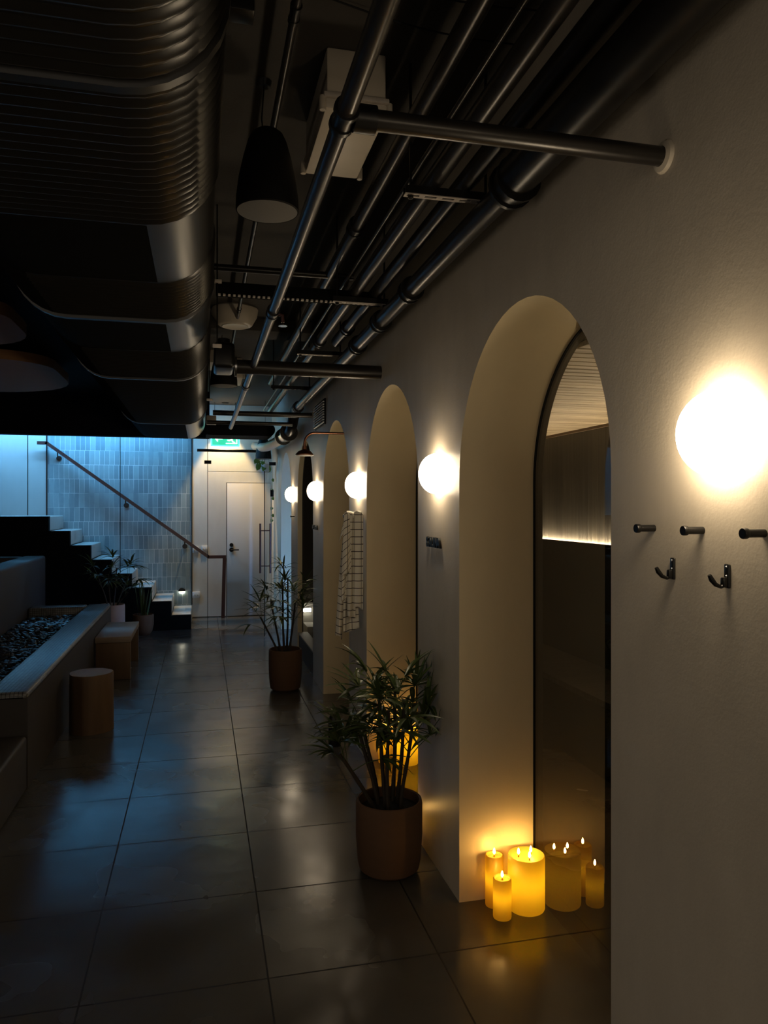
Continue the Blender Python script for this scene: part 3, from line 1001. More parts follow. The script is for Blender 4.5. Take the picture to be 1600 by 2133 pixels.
def blade(bm, p, d, L, wd, droop, rnd, seg=6, twist=0.0):
    """V-folded tapering leaf blade"""
    p = Vector(p); d = Vector(d).normalized()
    side = d.cross(Vector((0, 0, 1)))
    if side.length < 0.05:
        side = Vector((1, 0, 0))
    side.normalize()
    side = Matrix.Rotation(twist, 3, d) @ side
    prev = None
    pos = p.copy()
    cur = d.copy()
    for i in range(seg + 1):
        t_ = i / seg
        wv = wd * (0.35 + 1.3 * t_ if t_ < 0.35 else 0.85 * (1 - ((t_ - 0.35) / 0.65) ** 1.7) + 0.0) + 0.0006
        up = side.cross(cur).normalized()
        row = [bm.verts.new(pos - side * wv + up * wv * 0.35), bm.verts.new(pos), bm.verts.new(pos + side * wv + up * wv * 0.35)]
        if prev:
            bm.faces.new((prev[0], prev[1], row[1], row[0]))
            bm.faces.new((prev[1], prev[2], row[2], row[1]))
        prev = row
        cur = (cur + Vector((0, 0, -droop / seg))).normalized()
        pos = pos + cur * (L / seg)

def fan(bm, p, d, nbl, L, wd, spread, droop, rnd):
    d = Vector(d).normalized()
    side = d.cross(Vector((0, 0, 1)))
    if side.length < 0.05: side = Vector((1, 0, 0))
    side.normalize()
    for k in range(nbl):
        a = (k / (nbl - 1) - 0.5) * spread if nbl > 1 else 0
        dd = d * cos(a) + side * sin(a)
        dd.z += rnd.uniform(-0.12, 0.12)
        blade(bm, p, dd, L * (1 - 0.25 * abs(a) / (spread / 2 + 0.01)) * rnd.uniform(0.85, 1.1), wd * rnd.uniform(0.8, 1.15), droop * rnd.uniform(0.6, 1.3), rnd, twist=rnd.uniform(-0.3, 0.3))

def palm(x, y, r, h, stems, seed, label, mat, fr_len, wd, blades=(5, 8), petiole=(0.10, 0.2), group='lady palms in pots'):
    rnd = random.Random(seed)
    t = thing('potted_palm', (x, y, 0), label, 'potted plant', group)
    pot_mesh(x, y, r, h, mat, t)
    z0 = h - 0.038
    for (az, rad, lean, H, nf) in stems:
        bx, by = x + rad * cos(az), y + rad * sin(az)
        tx, ty = bx + lean * cos(az), by + lean * sin(az)
        pts = []
        for i in range(7):
            f = i / 6
            pts.append((bx + (tx - bx) * f ** 1.3 + 0.004 * sin(5 * f + seed + az), by + (ty - by) * f ** 1.3 + 0.004 * cos(4 * f + az), z0 - 0.01 + (H - z0) * f))
        bm = nb(); tube(bm, pts, [0.0095 - 0.003 * i / 6 + 0.0012 * (i % 2) for i in range(7)], 8)
        cn = part('cane', bm, M['cane'], t)
        for k in range(nf):
            f = 0.55 + 0.45 * (k + 0.5) / nf
            i0 = min(5, int(f * 6)); ff = f * 6 - i0
            p = Vector(pts[i0]).lerp(Vector(pts[i0 + 1]), ff)
            aa = az + 2.4 * k + rnd.uniform(-0.5, 0.5)
            el = rnd.uniform(0.35, 1.15) if k < nf - 1 else 1.2
            d = Vector((cos(aa) * cos(el), sin(aa) * cos(el), sin(el)))
            Lp = rnd.uniform(*petiole)
            mid = p + d * Lp * 0.5
            end = mid + (d + Vector((0, 0, -0.25))).normalized() * Lp * 0.5
            # keep the crown clear of the wall
            lim = WX - 0.045
            if end.x > lim: end.x = lim
            bm = nb(); tube(bm, [p, mid, end], [0.0026, 0.002, 0.0016], 5)
            d2 = (end - mid).normalized()
            if end.x > WX - 0.16 and d2.x > 0: d2.x *= 0.1
            fan(bm, end, d2, rnd.randint(*blades), fr_len * rnd.uniform(0.8, 1.15), wd, radians(rnd.uniform(110, 170)), rnd.uniform(0.5, 1.1), rnd)
            for v in bm.verts:
                if v.co.x > WX - 0.006: v.co.x = WX - 0.006 - 0.1 * (v.co.x - WX + 0.006) % 0.004
            part('frond', bm, M['leaf'], cn)
    return t

near_stems = [(2.6, 0.055, 0.10, 0.66, 5), (1.0, 0.05, 0.05, 0.78, 7), (4.4, 0.05, 0.05, 0.74, 7), (5.6, 0.06, 0.05, 0.66, 5),
              (3.3, 0.075, 0.16, 0.55, 5), (0.2, 0.045, 0.03, 0.72, 6), (3.9, 0.03, 0.06, 0.80, 6), (2.0, 0.085, 0.10, 0.60, 4)]
palm(0.805, 3.21, 0.147, 0.318, near_stems, 5, 'large lady palm in a terracotta pot beside the second arch, nearest plant', M['terracotta'], 0.19, 0.0125, (6, 9))
far_stems = [(2.8, 0.05, 0.08, 0.80, 4), (1.2, 0.05, 0.05, 0.98, 4), (4.4, 0.05, 0.08, 0.86, 4), (5.5, 0.055, 0.05, 0.78, 4),
             (3.4, 0.07, 0.16, 0.66, 4), (0.3, 0.04, 0.05, 0.72, 4), (4.0, 0.02, 0.03, 0.96, 4)]
palm(0.715, 6.60, 0.145, 0.36, far_stems, 11, 'lady palm in a dark terracotta pot further along, in front of the glass door', M['terracotta'], 0.20, 0.011, (5, 8))
pl_stems = [(2.8, 0.05, 0.12, 0.80, 4), (1.2, 0.05, 0.08, 0.88, 4), (4.6, 0.05, 0.14, 0.84, 4), (0.2, 0.06, 0.14, 0.82, 4), (5.6, 0.07, 0.18, 0.62, 3)]
palm(-1.03, 9.33, 0.15, 0.46, pl_stems, 23, 'bushy palm in a pinkish pot behind the end of the pebble planter', M['pink_pot'], 0.22, 0.016)

# spiky plant
t = thing('spiky_plant', (-0.715, 9.86, 0), 'upright grassy plant in a small tan pot in front of the stair', 'potted plant')
pot_mesh(-0.715, 9.86, 0.13, 0.26, M['terracotta'], t, taper=0.72)
rnd = random.Random(3)
for k in range(26):
    a = rnd.uniform(0, 2 * pi); rr = rnd.uniform(0, 0.08)
    tilt = rnd.uniform(0.02, 0.32)
    bm = nb(); blade(bm, (-0.715 + rr * cos(a), 9.86 + rr * sin(a) * 0.8, 0.215), (sin(tilt) * cos(a), sin(tilt) * sin(a) * 0.6, cos(tilt)), rnd.uniform(0.28, 0.50), 0.009, 0.12, rnd, seg=5)
    part('leaf', bm, M['leaf'], t)

# hanging plant in the lobby
HPX, HPY = 0.87, 10.62
t = thing('hanging_plant', (HPX, HPY, 2.08), 'trailing green plant in a white pot hanging by the right wall past the glass door', 'hanging plant')
bm = nb(); lathe(bm, [(0, 0), (0.045, 0), (0.062, 0.05), (0.066, 0.13), (0.060, 0.13), (0.055, 0.10), (0, 0.10)], (HPX, HPY, 2.08), 28); part('pot', bm, M['white_pot'], t)
bm = nb()
for a in (0.3, 2.4, 4.5):
    tube(bm, [(HPX + 0.06 * cos(a), HPY + 0.06 * sin(a), 2.20), (HPX, HPY, 2.75)], 0.0015, 4)
tube(bm, [(HPX, HPY, 2.75), (HPX, HPY, CZ)], 0.002, 4)
part('hanger', bm, M['matte_black'], t)
def heart(bm, p, d, s):
    p = Vector(p); d = Vector(d).normalized()
    side = d.cross(Vector((0.3, 1, 0.2))).normalized()
    nn = side.cross(d)
    out = [(0, 0), (0.35, -0.12), (0.52, 0.18), (0.42, 0.55), (0.15, 0.85), (0, 1.05), (-0.15, 0.85), (-0.42, 0.55), (-0.52, 0.18), (-0.35, -0.12)]
    c = bm.verts.new(p + d * s * 0.35 - nn * s * 0.08)
    vs = [bm.verts.new(p + side * a * s + d * b * s) for a, b in out]
    for i in range(len(vs)):
        bm.faces.new((c, vs[i], vs[(i + 1) % len(vs)]))
rnd = random.Random(8)
for k in range(15):
    a = rnd.uniform(2.2, 4.4) if k < 10 else rnd.uniform(0, 6.28)
    e = Vector((HPX + rnd.uniform(0.02, 0.13) * cos(a), HPY + rnd.uniform(0.02, 0.08) * sin(a), 2.20 + rnd.uniform(-0.05, 0.13)))
    bm = nb(); tube(bm, [(HPX, HPY, 2.17), tuple((Vector((HPX, HPY, 2.22)) + e) / 2), tuple(e)], 0.002, 4)
    heart(bm, e, (cos(a) * 0.5, sin(a) * 0.2, -0.8), rnd.uniform(0.05, 0.075))
    part('leaf', bm, M['leaf2'], t)
bm = nb()
pts = [(HPX + 0.06, HPY, 2.20), (HPX + 0.095, HPY, 2.16), (HPX + 0.10, HPY, 1.9), (HPX + 0.09, HPY - 0.02, 1.65), (HPX + 0.10, HPY, 1.42)]
tube(bm, pts, 0.002, 5)
for k, z in enumerate((2.0, 1.86, 1.74, 1.6, 1.5, 1.43)):
    heart(bm, (HPX + 0.095, HPY, z), (0.4 * (-1) ** k, 0, -0.7), 0.045)
part('vine', bm, M['leaf2'], t)

# ------------------------------------------------------------------ checked towel on a peg
t = thing('wall_peg', (WX, 4.735, 1.54), 'small peg on the pier carrying the checked towel', 'coat peg')
bm = nb(); lathe(bm, [(0, 0), (0.008, 0), (0.008, 0.12), (0.011, 0.12), (0.011, 0.13), (0, 0.13)], (WX, 4.735, 1.545), 12, '-X'); part('stem', bm, M['black'], t)
def cloth(bm, uvl, fn, nu, nv):
    g = [[bm.verts.new(fn(i / nu, j / nv)[0]) for i in range(nu + 1)] for j in range(nv + 1)]
    for j in range(nv):
        for i in range(nu):
            f = bm.faces.new((g[j][i], g[j][i + 1], g[j + 1][i + 1], g[j + 1][i]))
            for lp, (a, b) in zip(f.loops, ((i, j), (i + 1, j), (i + 1, j + 1), (i, j + 1))):
                lp[uvl].uv = fn(a / nu, b / nv)[1]
def towel_piece(bm, uvl, xl0, xr0, xl1, xr1, y, zt, zb, ph, amp, skew=0.0, u0=0.0, curl=0.0):
    def fn(u, v):
        e = v ** 0.7
        xl = xl0 + (xl1 - xl0) * e; xr = xr0 + (xr1 - xr0) * e
        xx = xl + (xr - xl) * u
        yy = y + amp * sin(ph + u * 7.0 + v * 1.3) * (0.4 + 0.6 * v) - curl * (1 - v) ** 3
        zz = zt + (zb - zt) * v + 0.012 * sin(ph + u * 4) + skew * u * (0.3 + v)
        return (xx, yy, zz), (u0 + u * (abs(xr1 - xl1) + 0.02), zz - skew * u * (0.3 + v) * 1.5)
    cloth(bm, uvl, fn, 14, 40)
tw = thing('checked_towel', (0.93, 4.72, 0.78), 'cream towel with dark check lines hanging in folds under the third lamp', 'towel')
bm = nb(); uvl = bm.loops.layers.uv.new('UVMap')
towel_piece(bm, uvl, 0.945, 1.004, 0.950, 1.004, 4.688, 1.565, 0.955, 0.4, 0.006, u0=0.004, curl=0.0)
towel_piece(bm, uvl, 0.915, 0.952, 0.905, 0.955, 4.700, 1.560, 0.90, 2.0, 0.018, u0=0.19, curl=0.0)
# over-the-peg shoulder
def sh(u, v):
    a = pi * v
    x = 0.90 + 0.10 * u
    return (x, 4.735 - 0.045 * cos(a), 1.535 + 0.040 * sin(a) + 0.004 * sin(9 * u)), (u * 0.1, 1.53 + v * 0.12)
cloth(bm, uvl, sh, 10, 10)
fr_ = part('front_folds', bm, M['towel'], tw)
bm = nb(); uvl = bm.loops.layers.uv.new('UVMap')
towel_piece(bm, uvl, 0.885, 0.925, 0.866, 0.925, 4.680, 1.555, 1.15, 1.0, 0.010, skew=0.045, u0=0.31, curl=-0.02)
towel_piece(bm, uvl, 0.890, 0.925, 0.868, 0.912, 4.715, 1.50, 1.00, 2.6, 0.012, skew=0.03, u0=0.43)
towel_piece(bm, uvl, 0.885, 0.915, 0.832, 0.876, 4.725, 1.42, 0.775, 0.2, 0.016, skew=-0.01, u0=0.52)
towel_piece(bm, uvl, 0.892, 0.940, 0.880, 0.986, 4.735, 1.46, 0.805, 3.3, 0.016, skew=0.01, u0=0.62)
towel_piece(bm, uvl, 0.880, 0.905, 0.852, 0.885, 4.70, 1.50, 1.37, 0.2, 0.006, skew=0.06, u0=0.71)
part('back_folds', bm, M['towel'], tw)
for ob in tw.children:
    md = ob.modifiers.new('thick', 'SOLIDIFY'); md.thickness = 0.004

# ------------------------------------------------------------------ shower, vent, canister
t = thing('shower_head', (WX, 5.41, 2.14), 'copper rain shower head on a bent arm reaching out of the right wall', 'shower')
bm = nb()
pts = [(WX - 0.001, 5.41, 2.142)]
pts += [(0.80, 5.41, 2.142)]
for i in range(1, 7):
    a = pi / 2 * i / 6
    pts.append((0.80 - 0.075 * sin(a), 5.41, 2.142 - 0.075 * (1 - cos(a))))
pts.append((0.725, 5.41, 2.04))
tube(bm, pts, 0.009, 12)
part('arm', bm, M['copper'], t)
bm = nb(); lathe(bm, [(0.0, 0.062), (0.014, 0.062), (0.016, 0.035), (0.045, 0.022), (0.066, 0.0), (0.066, -0.006), (0, -0.006)], (0.725, 5.41, 1.985), 32)
part('rose', bm, M['copper'], t)
bm = nb(); lathe(bm, [(0, 0), (0.060, 0), (0.060, 0.004), (0, 0.004)], (0.725, 5.41, 1.974), 32)
part('nozzle_plate', bm, M['galv'], t)

t = thing('wall_vent', (WX, 6.5, 2.33), 'white louvred vent grille high on the right wall beyond the second arch', 'vent')
bm = nb(); xbox(bm, WX - 0.012, WX - 0.0005, 6.22, 6.80, 2.30, 2.52, 0.003); part('frame', bm, M['matte_black'], t)
for k in range(9):
    bm = nb(); xbox(bm, WX - 0.024, WX - 0.011, 6.24, 6.78, 2.315 + 0.0215 * k, 2.325 + 0.0215 * k, 0.002); part('slat', bm, M['white_pot'], t)

t = thing('floor_canister', (0.87, 4.98, 0), 'black cylinder with chrome rings standing in shadow by the wall under the towel', 'canister')
bm = nb(); lathe(bm, [(0, 0), (0.04, 0), (0.042, 0.01), (0.042, 0.17), (0.030, 0.20), (0.030, 0.225), (0, 0.225)], (0.87, 4.98, 0), 24); part('body', bm, M['black'], t)
for z in (0.20, 0.222):
    bm = nb(); lathe(bm, [(0.030, 0), (0.033, 0.002), (0.033, 0.005), (0.030, 0.007)], (0.87, 4.98, z), 24); part('ring', bm, M['chrome'], t)

# ------------------------------------------------------------------ left side: planter, tanks, bench, stump
PXo, PXi, PZ = -0.962, -1.20, 0.55
pn = thing('stone_planter', (-1.4, 6.6, 0), 'low rendered planter with blue-grey mosaic rim along the left side', 'planter')
bm = nb()
xbox(bm, PXi, PXo, 4.62, 8.66, 0, PZ - 0.03)
part('side_wall', bm, M['poolwall'], pn)
bm = nb(); xbox(bm, PXi, PXo, 4.62, 8.66, PZ - 0.06, PZ, 0.024, 4); part('mosaic_rim', bm, M['mosaic'], pn)
bm = nb(); xbox(bm, -1.76, PXi, 8.46, 8.66, 0, PZ, 0.02, 3); part('end_rim', bm, M['mosaic'], pn)
bm = nb(); xbox(bm, -1.76, PXi, 4.62, 4.80, 0, PZ, 0.02, 3); part('near_end', bm, M['mosaic'], pn)
bm = nb(); xbox(bm, -1.76, PXi, 4.80, 8.46, 0.0, 0.42); part('bed', bm, M['soil'], pn)
# pebbles: uncountable bed, with a bump of separate stones
rnd = random.Random(4)
bm = nb()
def pebble(bm, c, s, rnd):
    ph = [rnd.uniform(0.7, 1.3) for _ in range(3)]
    q = Matrix.Rotation(rnd.uniform(0, 6.28), 3, Vector((rnd.uniform(-.3, .3), rnd.uniform(-.3, .3), 1)).normalized())
    for lv, (zz, rr) in enumerate(((-0.45, 0.45), (-0.15, 0.9), (0.15, 0.95), (0.42, 0.55))):
        ring = [bm.verts.new(Vector(c) + q @ Vector((cos(k * pi / 3) * rr * s * ph[0] * rnd.uniform(0.85, 1.15), sin(k * pi / 3) * rr * s * ph[1], zz * s * ph[2]))) for k in range(6)]
        if lv:
            for k in range(6): bm.faces.new((pr[k], pr[(k + 1) % 6], ring[(k + 1) % 6], ring[k]))
        pr = ring
    bm.faces.new(ring)
for i in range(2600):
    pebble(bm, (rnd.uniform(-1.722, PXi - 0.036), 4.83 + 3.6 * rnd.random(), 0.435 + rnd.uniform(0, 0.03)), rnd.uniform(0.014, 0.034), rnd)
part('pebbles', bm, M['pebble'], pn, 'bed of glossy dark pebbles', kind='stuff')

tk = thing('raised_tank', (-2.3, 6.5, 0), 'taller rendered soaking tank with rounded rim at the left edge', 'tank')
bm = nb(); xbox(bm, -2.0, -1.765, 3.6, 9.42, 0, 1.04, 0.03, 4); part('side_wall', bm, M['poolwall'], tk)
bm = nb(); xbox(bm, -3.4, -2.0, 9.2, 9.42, 0, 1.035, 0.03, 4); part('end_wall', bm, M['poolwall'], tk)
bm = nb(); xbox(bm, -3.4, -2.0, 3.62, 9.2, 0.85, 0.86); part('water', bm, M['black'], tk)
bm = nb(); xbox(bm, -3.6, -3.4, 3.6, 9.42, 0, 1.04, 0.03, 4); part('side_wall', bm, M['poolwall'], tk)

lt = thing('low_curb', (-1.1, 3.0, 0), 'low rounded curb at the lower left in front of the planter', 'curb')
bm = nb(); xbox(bm, -1.16, PXo, 0.4, 4.61, 0, 0.305, 0.02, 4); part('wall', bm, M['poolwall'], lt)

# bench
bt = thing('wooden_bench', (-0.8, 7.78, 0), 'low wooden bench of thick boards against the planter, open on its side', 'bench')
bm = nb(); xbox(bm, -0.955, -0.64, 7.33, 8.28, 0.345, 0.40, 0.005); part('seat', bm, M['wood_top'], bt, 'weathered grey-brown top')
bm = nb(); xbox(bm, -0.950, -0.645, 7.335, 7.40, 0.0, 0.344, 0.004); part('leg', bm, M['wood'], bt)
bm = nb(); xbox(bm, -0.950, -0.645, 8.21, 8.275, 0.0, 0.344, 0.004); part('leg', bm, M['wood'], bt)
bm = nb(); xbox(bm, -0.82, -0.78, 7.40, 8.21, 0.18, 0.24, 0.003); part('stretcher', bm, M['wood'], bt)

# stump
sp = thing('tree_stump_stool', (-0.775, 5.74, 0), 'round tree stump stool standing in front of the bench', 'stool')
bm = nb()
n = 40
def rr_(k, z):
    a = 2 * pi * k / n
    return 0.149 * (1 + 0.025 * sin(3 * a + 1) + 0.012 * sin(7 * a) + 0.01 * sin(13 * a) + 0.03 * (0.2 - z))
rings = []
for z, s in ((0, 1.0), (0.1, 1.0), (0.25, 1.0), (0.40, 1.0), (0.413, 0.985)):
    rings.append([bm.verts.new((-0.775 + rr_(k, z) * s * cos(2 * pi * k / n), 5.74 + rr_(k, z) * s * sin(2 * pi * k / n), z)) for k in range(n)])
for a, b in zip(rings[:-1], rings[1:]):
    for k in range(n): bm.faces.new((a[k], a[(k + 1) % n], b[(k + 1) % n], b[k]))
bm.faces.new(rings[0][::-1])
part('trunk', bm, M['wood'], sp)
bm = nb()
bm.faces.new([bm.verts.new((-0.775 + rr_(k, 0.4) * 0.985 * cos(2 * pi * k / n), 5.74 + rr_(k, 0.4) * 0.985 * sin(2 * pi * k / n), 0.4132)) for k in range(n)])
part('cut_top', bm, M['wood_top'], sp)

# ------------------------------------------------------------------ ceiling services
# big flat-oval duct
DX0, DX1, DZ0, DZ1 = -0.80, 0.045, 2.47, 2.89
def oval(off, n=14):
    r = (DZ1 - DZ0) / 2
    zc = (DZ0 + DZ1) / 2
    pts = []
    for i in range(n + 1):
        a = -pi / 2 + pi * i / n
        pts.append((DX1 - r + (r + off) * cos(a), zc + (r + off) * sin(a)))
    for i in range(n + 1):
        a = pi / 2 + pi * i / n
        pts.append((DX0 + r + (r + off) * cos(a), zc + (r + off) * sin(a)))
    return pts
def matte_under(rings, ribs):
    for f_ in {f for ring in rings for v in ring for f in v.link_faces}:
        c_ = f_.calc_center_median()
        if c_.x < DX0 + 0.16 or (not ribs and c_.z < (DZ0 + DZ1) / 2 and c_.x < DX1 - 0.20):  # matte panel under smooth sections; left flank dulled to lose blue reflections
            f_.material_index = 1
def duct_section(bm, y0, y1, ribs):
    ys = [(y0, 0.0)]
    if ribs:
        p = 0.043
        y = y0 + 0.02
        while y < y1 - 0.03:
            ys += [(y, 0.0), (y + 0.009, 0.007), (y + 0.017, 0.0095), (y + 0.025, 0.007), (y + 0.034, 0.0)]
            y += p
    ys.append((y1, 0.0))
    rings = [[bm.verts.new((x, y, z)) for x, z in oval(o)] for y, o in ys]
    m_ = len(rings[0])
    for a, b in zip(rings[:-1], rings[1:]):
        for k in range(m_): bm.faces.new((a[k], a[(k + 1) % m_], b[(k + 1) % m_], b[k]))
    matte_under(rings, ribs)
    return rings
dt = thing('air_duct', (-0.38, 4.5, DZ0), 'huge black ribbed flat-oval air duct running along the ceiling on the left', 'duct')
secs = [(-1.2, 0.60, True), (0.60, 1.62, True), (1.62, 2.42, True), (2.42, 3.02, False), (3.02, 3.62, True), (3.62, 4.35, False), (4.35, 5.25, True), (5.25, 8.0, True), (8.0, 9.80, False)]
for i, (a, b, rb) in enumerate(secs):
    bm = nb()
    rg = duct_section(bm, a, b, rb)
    if i == len(secs) - 1: bm.faces.new(rg[-1])
    if i == 0: bm.faces.new(rg[0][::-1])
    part('duct_section', bm, [M['duct'], M['dulled']], dt, 'plain smooth section' if not rb else None)
for y in (0.60, 1.62, 3.62, 5.25, 8.0):
    bm = nb()
    rr2 = [[bm.verts.new((x, yy, z)) for x, z in oval(o)] for yy, o in ((y - 0.018, 0.001), (y - 0.014, 0.016), (y + 0.014, 0.016), (y + 0.018, 0.001))]
    for a, b in zip(rr2[:-1], rr2[1:]):
        for k in range(len(a)): bm.faces.new((a[k], a[(k + 1) % len(a)], b[(k + 1) % len(a)], b[k]))
    part('joint_collar', bm, M['duct'], dt)

# rods holding the duct
def rod(name, x, y, z0, label, cat='hanger rod', grp='threaded rods hanging from the ceiling', nuts=()):
    t = thing(name, (x, y, z0), label, cat, grp)
    bm = nb(); tube(bm, [(x, y, z0), (x, y, CZ)], 0.004, 6); part('rod', bm, M['black'], t)
    for z in nuts:
        bm = nb(); xbox(bm, x - 0.022, x + 0.022, y - 0.012, y + 0.012, z - 0.008, z + 0.008, 0.002); part('nut', bm, M['galv'], t)
rod('hanger_rod', 0.075, 3.80, 2.40, 'thin black hanger rod with pale nuts beside the duct, nearer of the two', nuts=(2.40, 2.72))
rod('hanger_rod', 0.060, 6.0, 2.44, 'thin black hanger rod beside the duct near the far pendant speaker', nuts=(2.44,))
t = thing('beam_clamp', (0.09, 2.24, CZ - 0.09), 'dark clamp bracket fixed to the ceiling near the top of the photo', 'clamp')
bm = nb(); xbox(bm, 0.05, 0.15, 2.20, 2.27, CZ - 0.06, CZ, 0.004); part('body', bm, M['black'], t)
bm = nb(); tube(bm, [(0.055, 2.19, CZ - 0.09), (0.055, 2.19, CZ - 0.02)], 0.010, 8); part('bolt', bm, M['galv'], t)

# pipes along the corridor
G = 'black pipes along the ceiling'
def coupling(bm, x, y, z, r, L=0.06):
    for (a, b, k) in ((-L / 2, L / 2, 1.18), (-L / 2 - 0.006, -L / 2 + 0.008, 1.32), (L / 2 - 0.008, L / 2 + 0.006, 1.32)):
        tube(bm, [(x, y + a, z), (x, y + b, z)], r * k, 18)
def long_pipe(x, z, r, y0, y1, label, joints=(), mat='pipe', pts=None):
    t = thing('ceiling_pipe', (x, y0, z - r), label, 'pipe', G)
    bm = nb(); tube(bm, pts or [(x, y0, z), (x, y1, z)], r, 20); part('pipe_run', bm, M[mat], t)
    for y in joints:
        bm = nb(); coupling(bm, x, y, z, r); part('coupling', bm, M['black'], t)
    return t
long_pipe(0.257, 3.00, 0.013, -1.0, 8.9, 'thin black pipe close under the ceiling, leftmost of the pipes', (2.12, 5.4))
P2 = long_pipe(0.280, 2.39, 0.020, -1.0, 7.55, 'slim black sprinkler pipe running alone left of the other pipes', (1.49, 3.05, 4.95))
long_pipe(0.674, 2.86, 0.030, -1.0, 7.6, 'dark pipe high above the cross pipe, between the sprinkler pipe and the pipe bundle', (3.3,))
long_pipe(0.715, 2.755, 0.008, -1.0, 9.0, 'very thin conduit at the left side of the pipe bundle')
long_pipe(0.772, 2.72, 0.032, -1.0, 8.9, 'black pipe at the left of the bundle near the right wall', (5.0,))
long_pipe(0.885, 2.72, 0.034, -1.0, 5.0, 'black pipe in the middle of the bundle near the right wall', (4.6,))
t = thing('ceiling_pipe', (0.93, 4, 2.55), 'thickest black pipe running closest to the right wall', 'pipe', G)
bm = nb(); tube(bm, [(0.93, 2.15, 2.594), (0.93, 7.45, 2.594)], 0.040, 24); part('pipe_run', bm, M['pipe'], t)
bm = nb(); tube(bm, [(0.925, -1.0, 2.60), (0.925, 2.10, 2.60)], 0.062, 24); part('insulated_run', bm, M['black'], t)
for y in (2.13, 3.3, 3.9, 4.5, 7.4):
    bm = nb(); coupling(bm, 0.93, y, 2.594, 0.042 if y > 2.2 else 0.055); part('coupling', bm, M['black'], t)
# dropped end of the thick pipe with flanged elbow
t = thing('pipe_elbow', (0.93, 7.8, 2.3), 'dark flanged elbow and valve where the thick pipe drops at the far end', 'pipe fitting')
bm = nb(); tube(bm, [(0.93, 7.45, 2.594), (0.93, 7.60, 2.59), (0.92, 7.68, 2.54), (0.91, 7.74, 2.46), (0.905, 7.85, 2.41), (0.90, 8.0, 2.405)], 0.055, 20); part('elbow', bm, M['black'], t)
bm = nb(); tube(bm, [(0.905, 8.0, 2.405), (0.905, 8.05, 2.405)], 0.095, 24); part('flange', bm, M['black'], t)
bm = nb(); tube(bm, [(0.905, 8.05, 2.405), (0.905, 8.55, 2.405)], 0.072, 24); part('bright_sleeve', bm, M['chrome'], t, 'bright metal sleeve')
bm = nb(); tube(bm, [(0.905, 8.55, 2.405), (0.905, 8.60, 2.405)], 0.095, 24); part('flange', bm, M['black'], t)
t = thing('ceiling_pipe', (0.84, 9.9, 2.33), 'cream wrapped pipe seen through the glass above the open door', 'pipe')
bm = nb(); tube(bm, [(0.88, 8.62, 2.385), (0.86, 8.9, 2.375), (0.82, 9.7, 2.378), (0.80, 10.35, 2.42), (0.76, 11.1, 2.50)], 0.058, 20); part('pipe_run', bm, M['cream_plastic'], t)

# cross pipes into the wall
def cross_pipe(x0, x1, y, z, r, label, collar=True):
    t = thing('cross_pipe', ((x0 + x1) / 2, y, z - r), label, 'pipe', 'black pipes crossing the corridor into the wall')
    bm = nb(); tube(bm, [(x0, y, z), (x1, y, z)], r, 20); part('pipe_run', bm, M['pipe'], t)
    if collar:
        bm = nb(); lathe(bm, [(r + 0.001, 0), (r + 0.016, 0), (r + 0.012, 0.008), (r + 0.001, 0.012)], (WX - 0.0003, y, z), 24, '-X'); part('wall_collar', bm, M['plaster'], t)
    return t
c1 = cross_pipe(0.302, WX + 0.01, 1.49, 2.39, 0.021, 'near black cross pipe running from the sprinkler pipe into the right wall')
bm = nb(); tube(bm, [(0.30, 1.49, 2.39), (0.345, 1.49, 2.39)], 0.028, 18); part('tee', bm, M['black'], c1)
cross_pipe(0.18, WX + 0.01, 4.25, 2.385, 0.040, 'thick black cross pipe ending in the right wall before the second arch', False)
cross_pipe(0.10, WX + 0.01, 7.05, 2.47, 0.024, 'far black cross pipe reaching the right wall above the shower', False)
cross_pipe(0.05, 0.86, 7.3, 2.41, 0.018, 'furthest thin black cross pipe just below its neighbour', False)
# valve body at the left end of the thick cross pipe
t = thing('valve_actuator', (0.12, 4.3, 2.34), 'black valve and motor housing between the duct and the thick cross pipe', 'valve')
bm = nb(); xbox(bm, 0.065, 0.175, 4.15, 4.42, 2.36, 2.50, 0.02, 3); part('housing', bm, M['black'], t)
bm = nb(); tube(bm, [(0.12, 4.28, 2.50), (0.12, 4.28, 2.54)], 0.035, 16); part('neck', bm, M['black'], t)
bm = nb(); lathe(bm, [(0, 0), (0.055, 0), (0.055, 0.012), (0, 0.012)], (0.178, 4.25, 2.385), 20, 'X'); part('flange', bm, M['chrome'], t)

# far oval cross duct and grey box
t = thing('cross_duct', (0.4, 9.2, 2.43), 'short black oval duct crossing the corridor above the exit sign', 'duct')
bm = nb()
P = []
for i in range(9):
    a = -pi / 2 + pi * i / 8; P.append((0.78 + 0.075 * cos(a), 2.525 + 0.075 * sin(a)))
P += [(0.05, 2.60), (0.05, 2.45)]
prism(bm, P, 'Y', 9.0, 9.5)
part('body', bm, M['stringer'], t)
bm = nb(); xbox(bm, 0.052, 0.16, 8.6, 8.72, 2.535, 2.63, 0.004)
solo('junction_box', bm, M['cream_plastic'], 'small pale junction box beside the far end of the duct', 'junction box')

